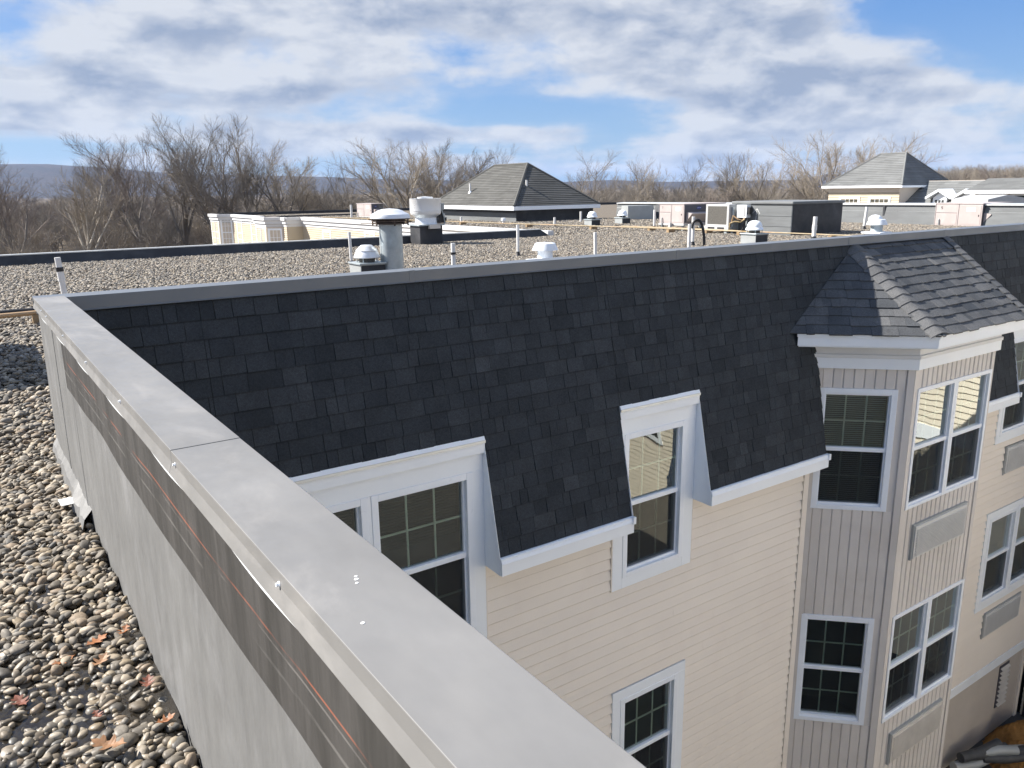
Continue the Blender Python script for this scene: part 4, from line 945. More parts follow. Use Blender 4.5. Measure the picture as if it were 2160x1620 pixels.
seg_win(6, 1.0, 1.0, -3.6, 1.75, (2, 2)); seg_win(0, 3.3, 1.0, -3.85, 1.6, (2, 2)); seg_win(0, 9.0, 1.0, -3.75, 1.6, (2, 2)); seg_win(6, 4.2, 1.0, -3.6, 1.75, (2, 2))
m = MB(); m.box(17.6, 17.9, 23.2, 47.7, RZ - .04, TOPZ - .01); m.box(16.6, 60, 62, 62.2, RZ - .04, TOPZ + .02); m.box(16.6, 23.5, 53.0, 53.15, RZ - .04, TOPZ - .05); m.build('edge_curb', M['membrane_dark'], fw_)

# =================================================================== rooftop equipment
def pipe(base, h, r, label, tilt=(0, 0), collar=False, cap=False, coupling=None, boot=True, group='white vent pipes standing on the roof'):
    o = thing('vent_pipe', label, 'pipe', (base[0], base[1], RZ), group); z0 = RZ - .04
    top = (base[0] + tilt[0], base[1] + tilt[1], RZ + h); m = MB(); m.tube([(base[0], base[1], z0), top], r, 14); 
    m.tube([top, (top[0], top[1], top[2] + .001)], r * .8, 14); m.build('pipe', M['pvc'], o, smooth=True)
    if coupling:
        t = coupling; c = [base[i] + tilt[i] * t for i in (0, 1)]; m = MB(); m.tube([(c[0], c[1], RZ + h * t), (base[0] + tilt[0] * (t + .22), base[1] + tilt[1] * (t + .22), RZ + h * (t + .22))], r * 1.16, 14); m.build('coupling', M['pvc'], o, smooth=True)
    if collar:
        t = collar; m = MB(); m.tube([(base[0] + tilt[0] * t, base[1] + tilt[1] * t, RZ + h * t), (base[0] + tilt[0] * (t + .08), base[1] + tilt[1] * (t + .08), RZ + h * (t + .08))], r * 1.25, 14); m.build('clamp_collar', M['black'], o, smooth=True)
    if boot: m = MB(); m.lathe((base[0], base[1], RZ), [(r * 2.6, -.02), (r * 1.3, .05), (r * 1.12, .11), (r * 1.02, .11)], 14); m.build('pipe_boot', M['black'], o, smooth=True)
    return o
pipe((1.259, 13.2), .763, .040, 'white pipe with black collar behind the near end of the parapet', (-.035, .0), .74, coupling=.56)
pipe((7.357, 16.98), .746, .034, 'white pipe to the left of the finned fan and steel stack', (-.012, 0))
pipe((8.435, 14.3), .566, .046, 'short white pipe with black collar to the right of the steel stack', (0, 0), .60)
pipe((11.587, 16.47), .766, .037, 'tall thin white pipe left of the white mushroom vent')
pipe((12.342, 14.4), .624, .040, 'white pipe right of the white mushroom vent, nearest the coping', (-.015, 0))
pipe((15.57, 14.5), .691, .044, 'front white pipe of the pair with the black hose')
pipe((17.30, 15.98), .80, .046, 'rear white pipe of the pair, black hose draped over it')
pipe((21.507, 15.0), .693, .062, 'stout white pipe with coupling in front of the black curb box', (.02, 0), coupling=.42)
for (b_, h, r, l) in (((20.814, 47.6), .80, .07, 'distant white pipe left of the small far rooftop unit'), ((21.0, 34.73), .32, .055, 'short white pipe in front of the sunlit penthouse wall'),
                      ((21.812, 28.2), .40, .05, 'short white pipe in front of the dark penthouse wall'), ((25.715, 31.14), .50, .055, 'thin white pipe left of the paired white domed fans'),
                      ((23.38, 23.68), .74, .05, 'white pipe just left of the pinkish rooftop unit'), ((28.04, 17.45), .80, .052, 'leaning white pipe left of the far mushroom vent'), ((35.1, 15.2), .62, .06, 'white pipe at the right picture edge beside the rooftop unit')):
    pipe(b_, h, r, l, tilt=(.06, -.02) if h == .80 and b_[0] > 25 else (0, 0), boot=b_[1] < 30)
# black hose over the pair of pipes
hs = thing('rubber_hose', 'black corrugated hose looping over the rear white pipe', 'hose', (17.0, 15.7, RZ))
pts = [(17.3 + .82 * q, 15.90 - .57 * q, RZ + h_) for q, h_ in ((-.10, .48), (-.075, .60), (-.02, .69), (.05, .715), (.13, .67), (.20, .53), (.25, .30), (.27, .08), (.27, -.04))]
P2 = []
for i in range(len(pts) - 1):
    p0 = Vector(pts[max(i - 1, 0)]); p1 = Vector(pts[i]); p2 = Vector(pts[i + 1]); p3 = Vector(pts[min(i + 2, len(pts) - 1)])
    for k in range(6): t = k / 6; P2.append(.5 * ((2 * p1) + (p2 - p0) * t + (2 * p0 - 5 * p1 + 4 * p2 - p3) * t * t + (3 * p1 - p0 - 3 * p2 + p3) * t ** 3))
P2.append(Vector(pts[-1])); m = MB(); m.tube(P2, [.036 if i % 2 else .041 for i in range(len(P2))], 12); m.build('hose', M['black'], hs, smooth=True)
# big galvanized stack
st = thing('exhaust_stack', 'tall galvanized steel stack with shallow domed rain cap', 'stack', (7.193, 14.6, RZ)); c = (7.193, 14.6, RZ)
m = MB(); m.lathe(c, [(.228, -.05), (.228, .99), (.235, .99), (.235, 1.0), (.21, 1.0), (.20, .9)], 40); m.build('duct', M['galv'], st, smooth=True)
m = MB(); m.box(c[0] - .232, c[0] - .226, c[1] - .012, c[1] + .012, RZ, RZ + .98); m.build('seam', M['galv'], st)
m = MB(); m.lathe(c, [(.385, 1.105), (.395, 1.10), (.392, 1.135), (.375, 1.175), (.32, 1.205), (.30, 1.212), (.25, 1.245), (.16, 1.275), (.0, 1.288)], 40); m.build('rain_cap', M['alu'], st, smooth=True)
m = MB()
for z, r in ((.985, .36), (1.03, .385), (1.07, .39)): m.lathe(c, [(r * .93, z), (r, z + .004), (r, z + .026), (r * .93, z + .03)], 6, .3)
for k in range(6): a = .3 + k * math.pi / 3; m.box(c[0] + .36 * math.cos(a) - .012, c[0] + .36 * math.cos(a) + .012, c[1] + .36 * math.sin(a) - .012, c[1] + .36 * math.sin(a) + .012, RZ + .96, RZ + 1.11)
m.build('louvre_bands', M['rust'], st)
m = MB(); m.obox(c, (-.9, .43, 0), (.43, .9, 0), (0, 0, 1), .3, .58, -.02, .02, 1.0, 1.012); m.build('loose_strap', M['copper'], st)
# dome fans on curbs
def dome_fan(x, y, s, label, tall=False, curb=.235):
    o = thing('roof_fan', label, 'fan', (x, y, RZ), 'small white exhaust fans on square curbs'); cw = .25 * s; c = (x, y, RZ); k = curb
    m = MB(); m.box(x - cw, x + cw, y - cw, y + cw, RZ - .04, RZ + k); m.build('curb', M['curbgrey'], o)
    m = MB(); m.box(x - cw * .93, x + cw * 1.004, y - cw * 1.012, y - cw * 1.001, RZ - .03, RZ + k - .015); m.build('curb_side_shade', M['membrane_dark'], o)  # dark sheet colours the curb's front side as its shade
    m = MB(); m.box(x - cw * 1.1, x + cw * 1.1, y - cw * 1.1, y + cw * 1.1, RZ + k, RZ + k + .035); m.build('curb_cap', M['galv'], o, bevel=.006)
    z = k + .035; m = MB(); m.lathe(c, [(.15 * s, z), (.15 * s, z + .085 * s)], 24); m.build('throat', M['coil'], o, smooth=True)
    m = MB()
    for q in range(4): a = math.pi / 4 + q * math.pi / 2; m.box(x + .2 * s * math.cos(a) - .008, x + .2 * s * math.cos(a) + .008, y + .2 * s * math.sin(a) - .008, y + .2 * s * math.sin(a) + .008, RZ + z, RZ + z + .1 * s)
    m.build('support_posts', M['galv'], o)
    z2 = z + .08 * s; m = MB()
    if tall: m.lathe(c, [(.245 * s, z2), (.25 * s, z2 + .012), (.235 * s, z2 + .05 * s), (.20 * s, z2 + .12 * s), (.195 * s, z2 + .125 * s)], 28); m.build('shroud', M['alu'], o, smooth=True); m = MB(); m.lathe(c, [(.205 * s, z2 + .125 * s), (.205 * s, z2 + .135 * s), (.14 * s, z2 + .20 * s), (.10 * s, z2 + .235 * s), (0, z2 + .242 * s)], 28); m.build('dome', M['alu'], o, smooth=True)
    else:
        m.lathe(c, [(.235 * s, z2), (.24 * s, z2 + .012), (.22 * s, z2 + .06 * s), (.205 * s, z2 + .07 * s)], 28); m.build('shroud', M['white'], o, smooth=True)
        m = MB(); m.lathe(c, [(.205 * s, z2 + .06 * s), (.20 * s, z2 + .12 * s), (.17 * s, z2 + .19 * s), (.11 * s, z2 + .24 * s), (0, z2 + .26 * s)], 28); m.build('dome', M['white'], o, smooth=True)
    return o
dome_fan(6.699, 14.7, 1.04, 'white two-tier exhaust fan with wire throat beside the steel stack', True)
dome_fan(21.575, 37.76, .9, 'small conical fan at the left corner of the penthouse', True, .2)
dome_fan(23.725, 27.93, 1.0, 'left white domed fan of the two near the penthouse')
dome_fan(25.874, 28.29, 1.0, 'right white domed fan of the two near the penthouse')
dome_fan(19.117, 15.3, 1.06, 'white domed fan on black curb in front of the arrow-marked box', False, .263)
def mushroom(x, y, s, label, knob=False):
    o = thing('mushroom_vent', label, 'vent', (x, y, RZ), 'white mushroom vents'); c = (x, y, RZ)
    m = MB(); m.box(x - .33 * s, x + .33 * s, y - .33 * s, y + .33 * s, RZ - .03, RZ + .05); m.build('base_flange', M['white'], o, bevel=.01)
    m = MB(); m.lathe(c, [(.19 * s, .04), (.175 * s, .08), (.175 * s, .27 * s)], 28); m.build('neck', M['white'] if not knob else M['galv'], o, smooth=True)
    m = MB(); m.lathe(c, [(.295 * s, .265 * s), (.305 * s, .262 * s), (.30 * s, .28 * s), (.235 * s, .42 * s), (.225 * s, .425 * s), (.0, .45 * s)], 28); m.build('hood', M['white'], o, smooth=True)
    if knob: m = MB(); m.lathe((x - .04, y + .05, RZ), [(.20 * s, .42 * s), (.185 * s, .48 * s), (.11 * s, .545 * s), (0, .56 * s)], 24); m.build('motor_dome', M['white'], o, smooth=True)
    return o
mushroom(11.172, 14.8, .98, 'white mushroom vent behind the middle of the coping'); mushroom(25.827, 15.6, 1.1, 'shiny mushroom vent with domed top right of the black box', True)
# upblast fan on tall black curb
uf = thing('upblast_fan', 'large bare aluminium upblast exhaust fan on tall black curb', 'fan', (12.264, 22.4, RZ)); c = (12.264, 22.4, RZ)
m = MB(); m.box(c[0] - .40, c[0] + .40, c[1] - .33, c[1] + .33, RZ - .04, RZ + .56); m.build('curb', M['membrane_dark'], uf, bevel=.02)
m = MB(); m.box(c[0] - .45, c[0] + .45, c[1] - .38, c[1] + .38, RZ + .56, RZ + .60); m.build('curb_cap', M['galv'], uf)
m = MB(); m.box(c[0] - .12, c[0] + .26, c[1] - .46, c[1] - .34, RZ + .47, RZ + .60); m.build('grease_box', M['louvre2'], uf, bevel=.006)
m = MB(); m.lathe(c, [(.36, .60), (.34, .64), (.33, .80), (.37, .84), (.46, .90), (.475, .95), (.475, 1.0), (.485, 1.01), (.485, 1.36), (.495, 1.38), (.47, 1.38), (.46, 1.1), (.40, 1.0)], 36); m.build('windband', M['alu'], uf, smooth=True)
m = MB(); m.lathe(c, [(.24, 1.0), (.24, 1.42), (.0, 1.44)], 24); m.build('motor_cover', M['alu'], uf, smooth=True)
m = MB(); m.box(c[0] + .46, c[0] + .56, c[1] - .2, c[1] - .06, RZ + 1.02, RZ + 1.22); m.build('switch_box', M['curbgrey'], uf, bevel=.008)
m = MB(); m.tube([(c[0] + .5, c[1] - .13, RZ + 1.04), (c[0] + .56, c[1] - .13, RZ + .85), (c[0] + .62, c[1] - .1, RZ + .62), (c[0] + .50, c[1] - .2, RZ + .56)], .02, 8); m.build('conduit', M['galv'], uf, smooth=True)
m = MB(); m.prism([(.30, .62), (.66, .62), (.58, .98), (.50, .98), (.44, .78)], lambda a, b, q: (c[0] + a, c[1] + q, RZ + b), -.1, .12); m.build('hinge_bracket', M['black'], uf)
o = thing('roof_drain_vent', 'tiny white capped vent in front of the penthouse corner', 'vent', (22.03, 32.5, RZ)); m = MB(); m.lathe((22.03, 32.5, RZ), [(.07, -.02), (.07, .16)], 12); m.build('neck', M['pvc'], o, smooth=True); m = MB(); m.lathe((22.03, 32.5, RZ), [(.11, .13), (.12, .22), (.10, .27), (0, .28)], 12); m.build('cap', M['white'], o, smooth=True)
# rooftop units
def letters(txt, A, Rv, U, Nv, h, matn, parent, name='marking'):
    """plain stroke figures built as thin flat bars"""
    strokes = {'T': [((0, 1), (.7, 1)), ((.35, 1), (.35, 0))], '5': [((.7, 1), (0, 1)), ((0, 1), (0, .55)), ((0, .55), (.65, .55)), ((.65, .55), (.65, .05)), ((.65, .05), (0, 0))]}
    A = Vector(A); m = MB(); w_ = .09
    for (p, q) in strokes[txt]:
        p, q = Vector((p[0], p[1])), Vector((q[0], q[1])); d = (q - p).normalized(); n = Vector((-d.y, d.x)) * w_
        m.add([tuple(A + Rv * (h * v.x) + U * (h * v.y) + Nv * .004) for v in (p - n, q - n, q + n, p + n)], [(0, 1, 2, 3)])
    m.build(name, M[matn], parent)
U = Vector((0, 0, 1))
def emblem(ctr, Rv, Nv, ww, hh, parent):
    ctr = Vector(ctr); Rv = Vector(Rv); Nv = Vector(Nv); m = MB(); n = 20; m.add([tuple(ctr + Rv * (ww * math.cos(i * 2 * math.pi / n)) + U * (hh * math.sin(i * 2 * math.pi / n)) + Nv * .006) for i in range(n)], [tuple(range(n))]); m.build('emblem', M['blue'], parent)
    m = MB(); k = 5
    for i in range(k): x = -.62 + 1.24 * i / (k - 1); m.add([tuple(ctr + Rv * (ww * (x + a)) + U * (hh * b) + Nv * .009) for a, b in ((-.08, -.22), (.06, -.22), (.12, .25), (-.02, .25))], [(0, 1, 2, 3)])
    m.build('emblem_lettering', M['sticker'], parent)
def rtu(x0, x1, y0, y1, h, feet, label, num=None, hood=True, split=.62):
    """cabinet: left face (normal -x) pinkish panels, front face (normal -y) coloured dark as its shade, with emblem and hood"""
    o = thing('rooftop_air_conditioner', label, 'air conditioner', ((x0 + x1) / 2, (y0 + y1) / 2, RZ)); zb = RZ + feet; zt = RZ + h
    m = MB(); m.box(x0, x1, y0, y1, zb, zt - .03); bo = m.build('cabinet', M['acpink'], o, bevel=.008)
    m = MB(); m.box(x0 - .02, x1 + .02, y0 - .02, y1 + .02, zt - .03, zt); m.build('lid', M['acpink'], o, bevel=.008)
    m = MB(); m.box(x0 - .015, x1 + .015, y0 - .015, y1 + .015, zb - .07, zb); m.build('base_rail', M['aclight'], o, bevel=.006)
    Lx = x1 - x0; m = MB(); m.box(x0 + .04, x0 + Lx * split, y0 - .012, y0 - .001, zb + .04, zt - .05); m.build('front_shade_panel', M['acdark'], o, bevel=.004)  # front panel coloured dark to stand in for the unlit side
    m = MB(); m.box(x0 + Lx * split + .02, x1 - .03, y0 - .010, y0 - .001, zb + .04, zt - .05); m.build('coil_guard', M['coil'], o)
    H = zt - zb
    if hood:
        m = MB(); zz = zb + H * .58; m.prism([(0, 0), (-.26, -.04), (-.26, -.07), (0, -.36)], lambda a, b, q: (q, y0 - .013 + a, zz + b), x0 + .12, x0 + Lx * split - .05); m.build('intake_hood', M['acpink'], o, bevel=.004)
    emblem((x0 + Lx * split * .55, y0 - .013, zt - H * .22), (1, 0, 0), (0, -1, 0), .085 * Lx ** .5, .055, o)
    Ly = y1 - y0
    m = MB(); m.box(x0 - .008, x0 - .001, y0 + Ly * .52, y1 - .06, zb + .05, zb + H * .52); m.build('access_panel', M['acpink'], o, bevel=.003)
    m = MB(); m.box(x0 - .008, x0 - .001, y0 + .05, y0 + Ly * .46, zb + .05, zt - .08); m.build('access_panel', M['acpink'], o, bevel=.003)
    m = MB(); m.box(x0 - .012, x0 - .0085, y0 + Ly * .14, y0 + Ly * .32, zt - H * .36, zt - H * .18); m.build('paper_label', M['sticker'], o)
    m = MB()
    for q in (.49, .985): m.box(x0 - .006, x0 - .001, y0 + Ly * q - .006, y0 + Ly * q + .006, zb, zt - .03)
    m.box(x0 - .006, x0 - .001, y0 + Ly * .52, y1 - .05, zb + H * .56, zb + H * .575); m.build('panel_seams', M['acdark'], o)
    m = MB()
    for q in range(7): m.box(x0 + Lx * split + .03, x1 - .04, y0 - .016, y0 - .0105, zb + .06 + q * (H - .14) / 7, zb + .075 + q * (H - .14) / 7)
    m.build('guard_wires', M['aclight'], o)
    m = MB(); m.box(x0 - .016, x0 - .009, y0 + .10, y0 + .13, zb + H * .42, zb + H * .5); m.build('panel_latch', M['black'], o)
    m = MB(); m.tube([(x0 - .04, y1 - .2, RZ - .02), (x0 - .04, y1 - .2, zb + H * .25), (x0 + .01, y1 - .2, zb + H * .3)], .018, 8); m.build('conduit', M['galv'], o, smooth=True)
    if num: letters(num, (x0 - .001, y1 - Ly * .13, zt - H * .26), Vector((0, -1, 0)), U, Vector((-1, 0, 0)), H * .10, 'black', o)
    if feet > .1:
        for (a, b_) in ((x0 + .05, y0 + .08), (x0 + .05, y1 - .16), (x1 - .15, y0 + .08), (x1 - .15, y1 - .16)):
            m = MB(); m.box(a, a + .1, b_, b_ + .08, RZ - .03, zb - .07); m.build('foot', M['galv'], o)
    return o
r1 = rtu(22.75, 25.05, 21.5, 22.80, 1.0, .26, 'pinkish rooftop unit with blue oval emblem on legs left of the coil unit', 'T')
m = MB(); m.box(22.60, 22.70, 22.05, 22.15, RZ + .0, RZ + .30); m.build('disconnect_switch', M['aclight'], r1)
rtu(32.3, 34.65, 15.3, 17.1, .86, .0, 'large pinkish rooftop unit marked five at the right picture edge', '5')
rtu(21.9, 22.75, 47.0, 49.2, .86, .05, 'small far rooftop unit left of the domed steel stack')
rtu(-2.6, -.42, 9.0, 11.35, 1.2, .12, 'rooftop unit outside the left picture edge throwing shade on the gravel')
o = thing('white_cabinet', 'pale blue white equipment cabinet at the right picture edge', 'cabinet', (36.6, 17, RZ)); m = MB(); m.box(35.2, 38.5, 16.5, 18, RZ + .25, RZ + .95); m.build('cabinet', M['aclight'], o, bevel=.01)
m = MB(); m.prism([(0, 0), (1.65, .16), (3.3, 0)], lambda a, b, q: (35.2 + a, q, RZ + .95 + b), 16.5, 18); m.build('lid', M['aclight'], o); m = MB(); m.box(35.4, 38.3, 16.6, 17.9, RZ - .03, RZ + .25); m.build('plinth', M['black'], o)
# condenser with exposed coil
cu = thing('condenser_unit', 'light grey condenser with exposed dark coil beside the arrow-marked box', 'air conditioner', (22.9, 19.7, RZ)); x0, x1, y0, y1 = 22.50, 23.55, 19.15, 20.2; zb, zt = RZ + .24, RZ + 1.0
m = MB(); m.box(x0 + .03, x1, y0, y1, zb, zt); m.build('cabinet', M['aclight'], cu, bevel=.006)
m = MB(); m.box(x0 + .005, x0 + .028, y0 + .09, y1 - .09, zb + .06, zt - .07); m.build('coil', M['coil'], cu)
m = MB(); m.box(x0, x0 + .03, y0, y0 + .09, zb, zt); m.box(x0, x0 + .03, y1 - .09, y1, zb, zt); m.box(x0, x0 + .03, y0 + .09, y1 - .09, zt - .07, zt); m.box(x0, x0 + .03, y0 + .09, y1 - .09, zb, zb + .06); m.build('coil_frame', M['aclight'], cu, bevel=.004)
m = MB(); m.box(x0 - .04, x1 + .02, y0 - .04, y1 + .04, zb - .12, zb); m.build('base_rail', M['aclight'], cu, bevel=.005)
for (a, b_) in ((y0 + .25, y0 + .36), (y1 - .36, y1 - .25)):
    m = MB(); m.box(x0 - .045, x0 - .041, a - .1, b_ + .1, zb - .09, zb - .03); m.build('fork_slot', M['black'], cu)
for y in (y0 + .08, y1 - .2):
    for x in (x0 + .02, x1 - .15): m = MB(); m.box(x, x + .12, y, y + .12, RZ - .03, zb - .12); m.build('foot', M['galv'], cu)
m = MB(); m.box(22.62, 22.66, 19.05, 19.13, RZ - .03, RZ + .9); m.box(22.95, 22.99, 19.05, 19.10, RZ - .03, RZ + .9); pst = m.build('switch_post', M['galv'], cu)
db = thing('disconnect_switch', 'white electrical disconnect box mounted beside the condenser', 'switch', (22.95, 18.75, RZ))
m = MB(); m.box(22.70, 22.92, 18.55, 18.98, RZ + .55, RZ + .98); m.build('box', M['sticker'], db, bevel=.008); m = MB(); m.box(22.685, 22.70, 18.62, 18.92, RZ + .60, RZ + .93); m.build('door', M['aclight'], db, bevel=.004); m = MB(); m.box(22.74, 22.88, 18.46, 18.55, RZ + .66, RZ + .90); m.build('handle', M['black'], db)
m = MB(); m.box(22.80, 22.84, 18.98, 19.02, RZ - .03, RZ + .6); m.box(22.80, 22.84, 18.60, 18.64, RZ - .03, RZ + .56); m.build('mounting_post', M['galv'], db)
for (pp, mt, rd, lb) in (([(22.55, 19.05, RZ + .38), (22.5, 18.95, RZ + .62), (22.55, 18.8, RZ + .50), (22.68, 18.68, RZ + .45), (22.72, 18.62, RZ + .55)], 'copper', .028, 'tan'), ([(22.5, 19.1, RZ + .1), (22.5, 19.08, RZ + .35), (22.52, 18.9, RZ + .42), (22.62, 18.72, RZ + .40), (22.70, 18.60, RZ + .50)], 'gasyellow', .026, 'yellow'), ([(22.7, 19.0, RZ + .05), (22.7, 18.85, RZ + .02), (22.7, 18.68, RZ + .15), (22.76, 18.60, RZ + .55)], 'black', .03, 'black')):
    m = MB(); m.tube(pp, rd, 8); m.build('flexible_conduit', M[mt], db, smooth=True)
# membrane covered curb box with chalk arrow
bx_ = thing('equipment_curb', 'big membrane covered curb box with chalk arrow on its sunlit side', 'curb', (24.3, 19, RZ))
m = MB(); m.box(22.95, 25.75, 16.88, 19.35, RZ - .04, RZ + 1.07); m.build('box', M['membrane_far'], bx_, bevel=.03)
m = MB(); m.box(22.99, 25.71, 16.868, 16.879, RZ - .03, RZ + 1.0); m.build('front_shade', M['membrane_dark'], bx_)  # box front coloured black to stand in for its unlit side
m = MB(); m.box(22.90, 25.8, 16.83, 19.40, RZ + 1.0, RZ + 1.10); m.build('top_flashing', M['membrane_far'], bx_, bevel=.03)
m = MB(); X = 22.944; yc = 18.35
def bar(p, q, w_):
    p, q = Vector(p), Vector(q); d = (q - p).normalized(); n = Vector((-d.y, d.x)) * w_; m.add([(X, v.x, RZ + v.y) for v in (p - n, q - n, q + n, p + n)], [(0, 1, 2, 3)])
bar((yc, .38), (yc - .05, .86), .010); bar((yc - .05, .86), (yc + .14, .70), .009); bar((yc - .05, .86), (yc - .17, .68), .009); m.build('chalk_arrow', M['chalk'], bx_)
m = MB()
for z in (.28, .62): m.box(22.938, 22.951, 16.9, 19.3, RZ + z, RZ + z + .012)
m.build('lap_seam', M['membrane_far'], bx_)
# far membrane parapet
fpw = thing('membrane_parapet', 'long grey membrane parapet across the far right of the roof', 'wall', (32.6, 24, RZ))
m = MB(); m.hexa([(32.4, 8, RZ - .04), (32.9, 8, RZ - .04), (32.9, 36, RZ - .04), (32.4, 36, RZ - .04), (32.5, 8, -.78), (32.9, 8, -.78), (32.9, 36, -.88), (32.5, 36, -.88)]); m.build('membrane_face', M['membrane_far'], fpw)
m = MB(); m.hexa([(32.465, 8, -1.13), (32.50, 8, -1.13), (32.50, 36, -1.17), (32.465, 36, -1.17), (32.462, 8, -1.10), (32.50, 8, -1.10), (32.50, 36, -1.14), (32.462, 36, -1.14)]); m.build('termination_bar', M['copinglight'], fpw)
ys = [8, 12, 16, 20, 24, 28, 32, 36]
for a, b_ in zip(ys[:-1], ys[1:]):
    f_ = lambda y: -.78 - .1 * (y - 8) / 28; m = MB(); m.hexa([(32.42, a, f_(a) - .05), (33.0, a, f_(a) - .05), (33.0, b_ - .01, f_(b_) - .05), (32.42, b_ - .01, f_(b_) - .05), (32.42, a, f_(a) + .005), (33.0, a, f_(a) + .03), (33.0, b_ - .01, f_(b_) + .03), (32.42, b_ - .01, f_(b_) + .005)]); m.build('coping_length', M['copinglight'], fpw)
m = MB(); m.box(32.455, 32.47, 20.1, 20.45, RZ + .02, RZ + .34); m.build('overflow_scupper', M['black'], fpw)
for y in (13.2, 19.3, 25.2, 30.6): m = MB(); m.box(32.44, 32.47, y, y + .09, RZ, -.85); m.build('lap_seam', M['membrane_dark'], fpw)
sc = thing('membrane_curb', 'pale membrane clad curb with sloping black end beside the penthouse', 'curb', (30.3, 31, RZ)); m = MB(); m.hexa([(28.9, 31.2, RZ - .04), (30.4, 30.6, RZ - .04), (30.6, 31.4, RZ - .04), (29.1, 32.0, RZ - .04), (28.9, 31.2, -.93), (30.2, 30.7, -.93), (30.4, 31.4, -.93), (29.1, 31.9, -.93)]); m.build('curb_body', M['curbgrey'], sc)
m = MB(); m.hexa([(30.35, 30.45, RZ - .04), (31.3, 30.5, RZ - .04), (31.3, 31.2, RZ - .04), (30.5, 31.2, RZ - .04), (30.75, 30.75, -.90), (31.2, 30.75, -.90), (31.2, 31.1, -.90), (30.8, 31.1, -.90)]); m.build('sloped_end', M['membrane_dark'], sc)
# gas lines
def gas(name, pts, r, label, mt='gasyellow', sup='wood'):
    o = thing(name, label, 'pipe', pts[0]); m = MB(); m.tube(pts, r, 8); m.build('pipe_run', M[mt], o, smooth=True)
    for i, (p, q) in enumerate(zip(pts[:-1], pts[1:])):
        p, q = Vector(p), Vector(q); L = (q - p).length; n = max(1, int(L / 3.2))
        for k in range(n):
            c = p.lerp(q, (k + .5) / n); m = MB(); m.box(c.x - .16, c.x + .16, c.y - .06, c.y + .06, RZ - .03, c.z - r * .8); m.build('support_block', M[sup], o)
    return o
zg = RZ + .13
gas('gas_pipe', [(18.6, 47, zg), (19.9, 36, zg), (20.5, 30.5, zg), (21.6, 23.2, zg), (21.95, 19.2, zg), (22.15, 16.4, zg), (22.2, 13.2, zg)], .021, 'long yellow gas pipe running across the roof in front of the units')
gas('gas_pipe', [(22.1, 24.2, zg), (22.25, 21.0, zg), (22.2, 18.6, zg), (21.9, 17.8, zg)], .022, 'shorter yellow gas pipe beside the pinkish rooftop unit')
gas('gas_pipe', [(-6, 11.6, zg), (.6, 12.15, zg), (1.2, 12.2, zg)], .032, 'tan pipe left of the near end of the parapet', 'copper')
gas('drain_hose', [(-6, 11.85, zg + .01), (.6, 12.38, zg + .01), (1.3, 12.4, zg)], .036, 'black pipe behind the tan pipe left of the parapet', 'black')
o = thing('wood_block', 'yellow timber offcut lying on the gravel by the coping', 'wood', (8.0, 14.75, RZ)); m = MB(); m.obox((7.85, 14.72, RZ), (.97, .2, .05), (-.2, .97, 0), (0, 0, 1), 0, .36, 0, .08, .0, .07); m.build('plank', M['gasyellow'], o, bevel=.005)

# =================================================================== hipped penthouse and right-hand buildings
def hip_roof(par, name, x0, x1, y0, y1, ze, ra, rb, zr_, matn, e=.145, cap=True, faces='wsen'):
    """eave rectangle, ridge end points ra, rb (x,y); coursed shingles as joined lapped strips"""
    c = [Vector((x0, y0, ze)), Vector((x1, y0, ze)), Vector((x1, y1, ze)), Vector((x0, y1, ze))]; a = Vector((*ra, zr_)); b = Vector((*rb, zr_)); m = MB(); rr = random.Random(2)
    def face(A, B, tl, tr):
        Rv = (B - A).normalized(); n = Rv.cross(tl - A).normalized(); n = n if n.z > 0 else -n; up = n.cross(Rv); up = up if up.z > 0 else -up; L = (B - A).length; h = (tl - A).dot(up); xl, xr = (tl - A).dot(Rv), (tr - A).dot(Rv); N = int(h / e)
        for i in range(N):
            t0, t1 = i * h / N, (i + 1) * h / N; fl = lambda t: xl * t / h; fr = lambda t: L + (xr - L) * t / h; P = lambda x, t, q: tuple(A + Rv * x + up * t + n * q); x = fl(t0)
            while x < fr(t0) - .01:
                wd = rr.uniform(.5, 1.3); xb = min(x + wd, fr(t0)); m.cur = min(1, max(0, rr.gauss(.5, .22)))
                q0, q1 = max(x, fl(t1)), min(xb, fr(t1)); 
                if q1 < q0: q0 = q1 = min(max((q0 + q1) / 2, fl(t1)), fr(t1))
                m.add([P(x, t0, .022), P(xb, t0, .022), P(q1, t1, .003), P(q0, t1, .003), P(x, t0, 0), P(xb, t0, 0)], [(0, 1, 2, 3), (4, 5, 1, 0)]); x = xb
    face(c[0], c[1], a, a); face(c[2], c[3], b, b); face(c[3], c[0], b, a); face(c[1], c[2], a, b)
    o = m.build(name, M[matn], par)
    if cap:
        for p, q in ((c[0], a), (c[1], a), (c[2], b), (c[3], b), (a, b)):
            mm = MB(); mm.tube([p + Vector((0, 0, .0)), q + Vector((0, 0, .0))], .075, 6); mm.build('hip_cap', M[matn], o)
    return o
ph = thing('penthouse', 'low penthouse with aged grey hipped shingle roof on the far roof', 'building', (26.3, 38, RZ))
hip_roof(ph, 'hipped_roof', 23.45, 29.1, 33.65, 42.25, -.86, (26.28, 36.35), (26.28, 39.6), 1.30, 'roofgrey')
m = MB(); m.box(23.42, 29.13, 33.62, 42.28, -1.06, -.865); m.build('eave_fascia', M['white'], ph, bevel=.01)
m = MB(); m.box(23.75, 28.85, 33.9, 42.0, RZ - .04, -1.06); m.build('wall', M['membrane_far'], ph)
m = MB(); m.box(23.76, 28.84, 33.888, 33.899, RZ - .03, -1.06); m.build('front_shade', M['membrane_dark'], ph)  # dark sheet puts the shade of the penthouse front into colour
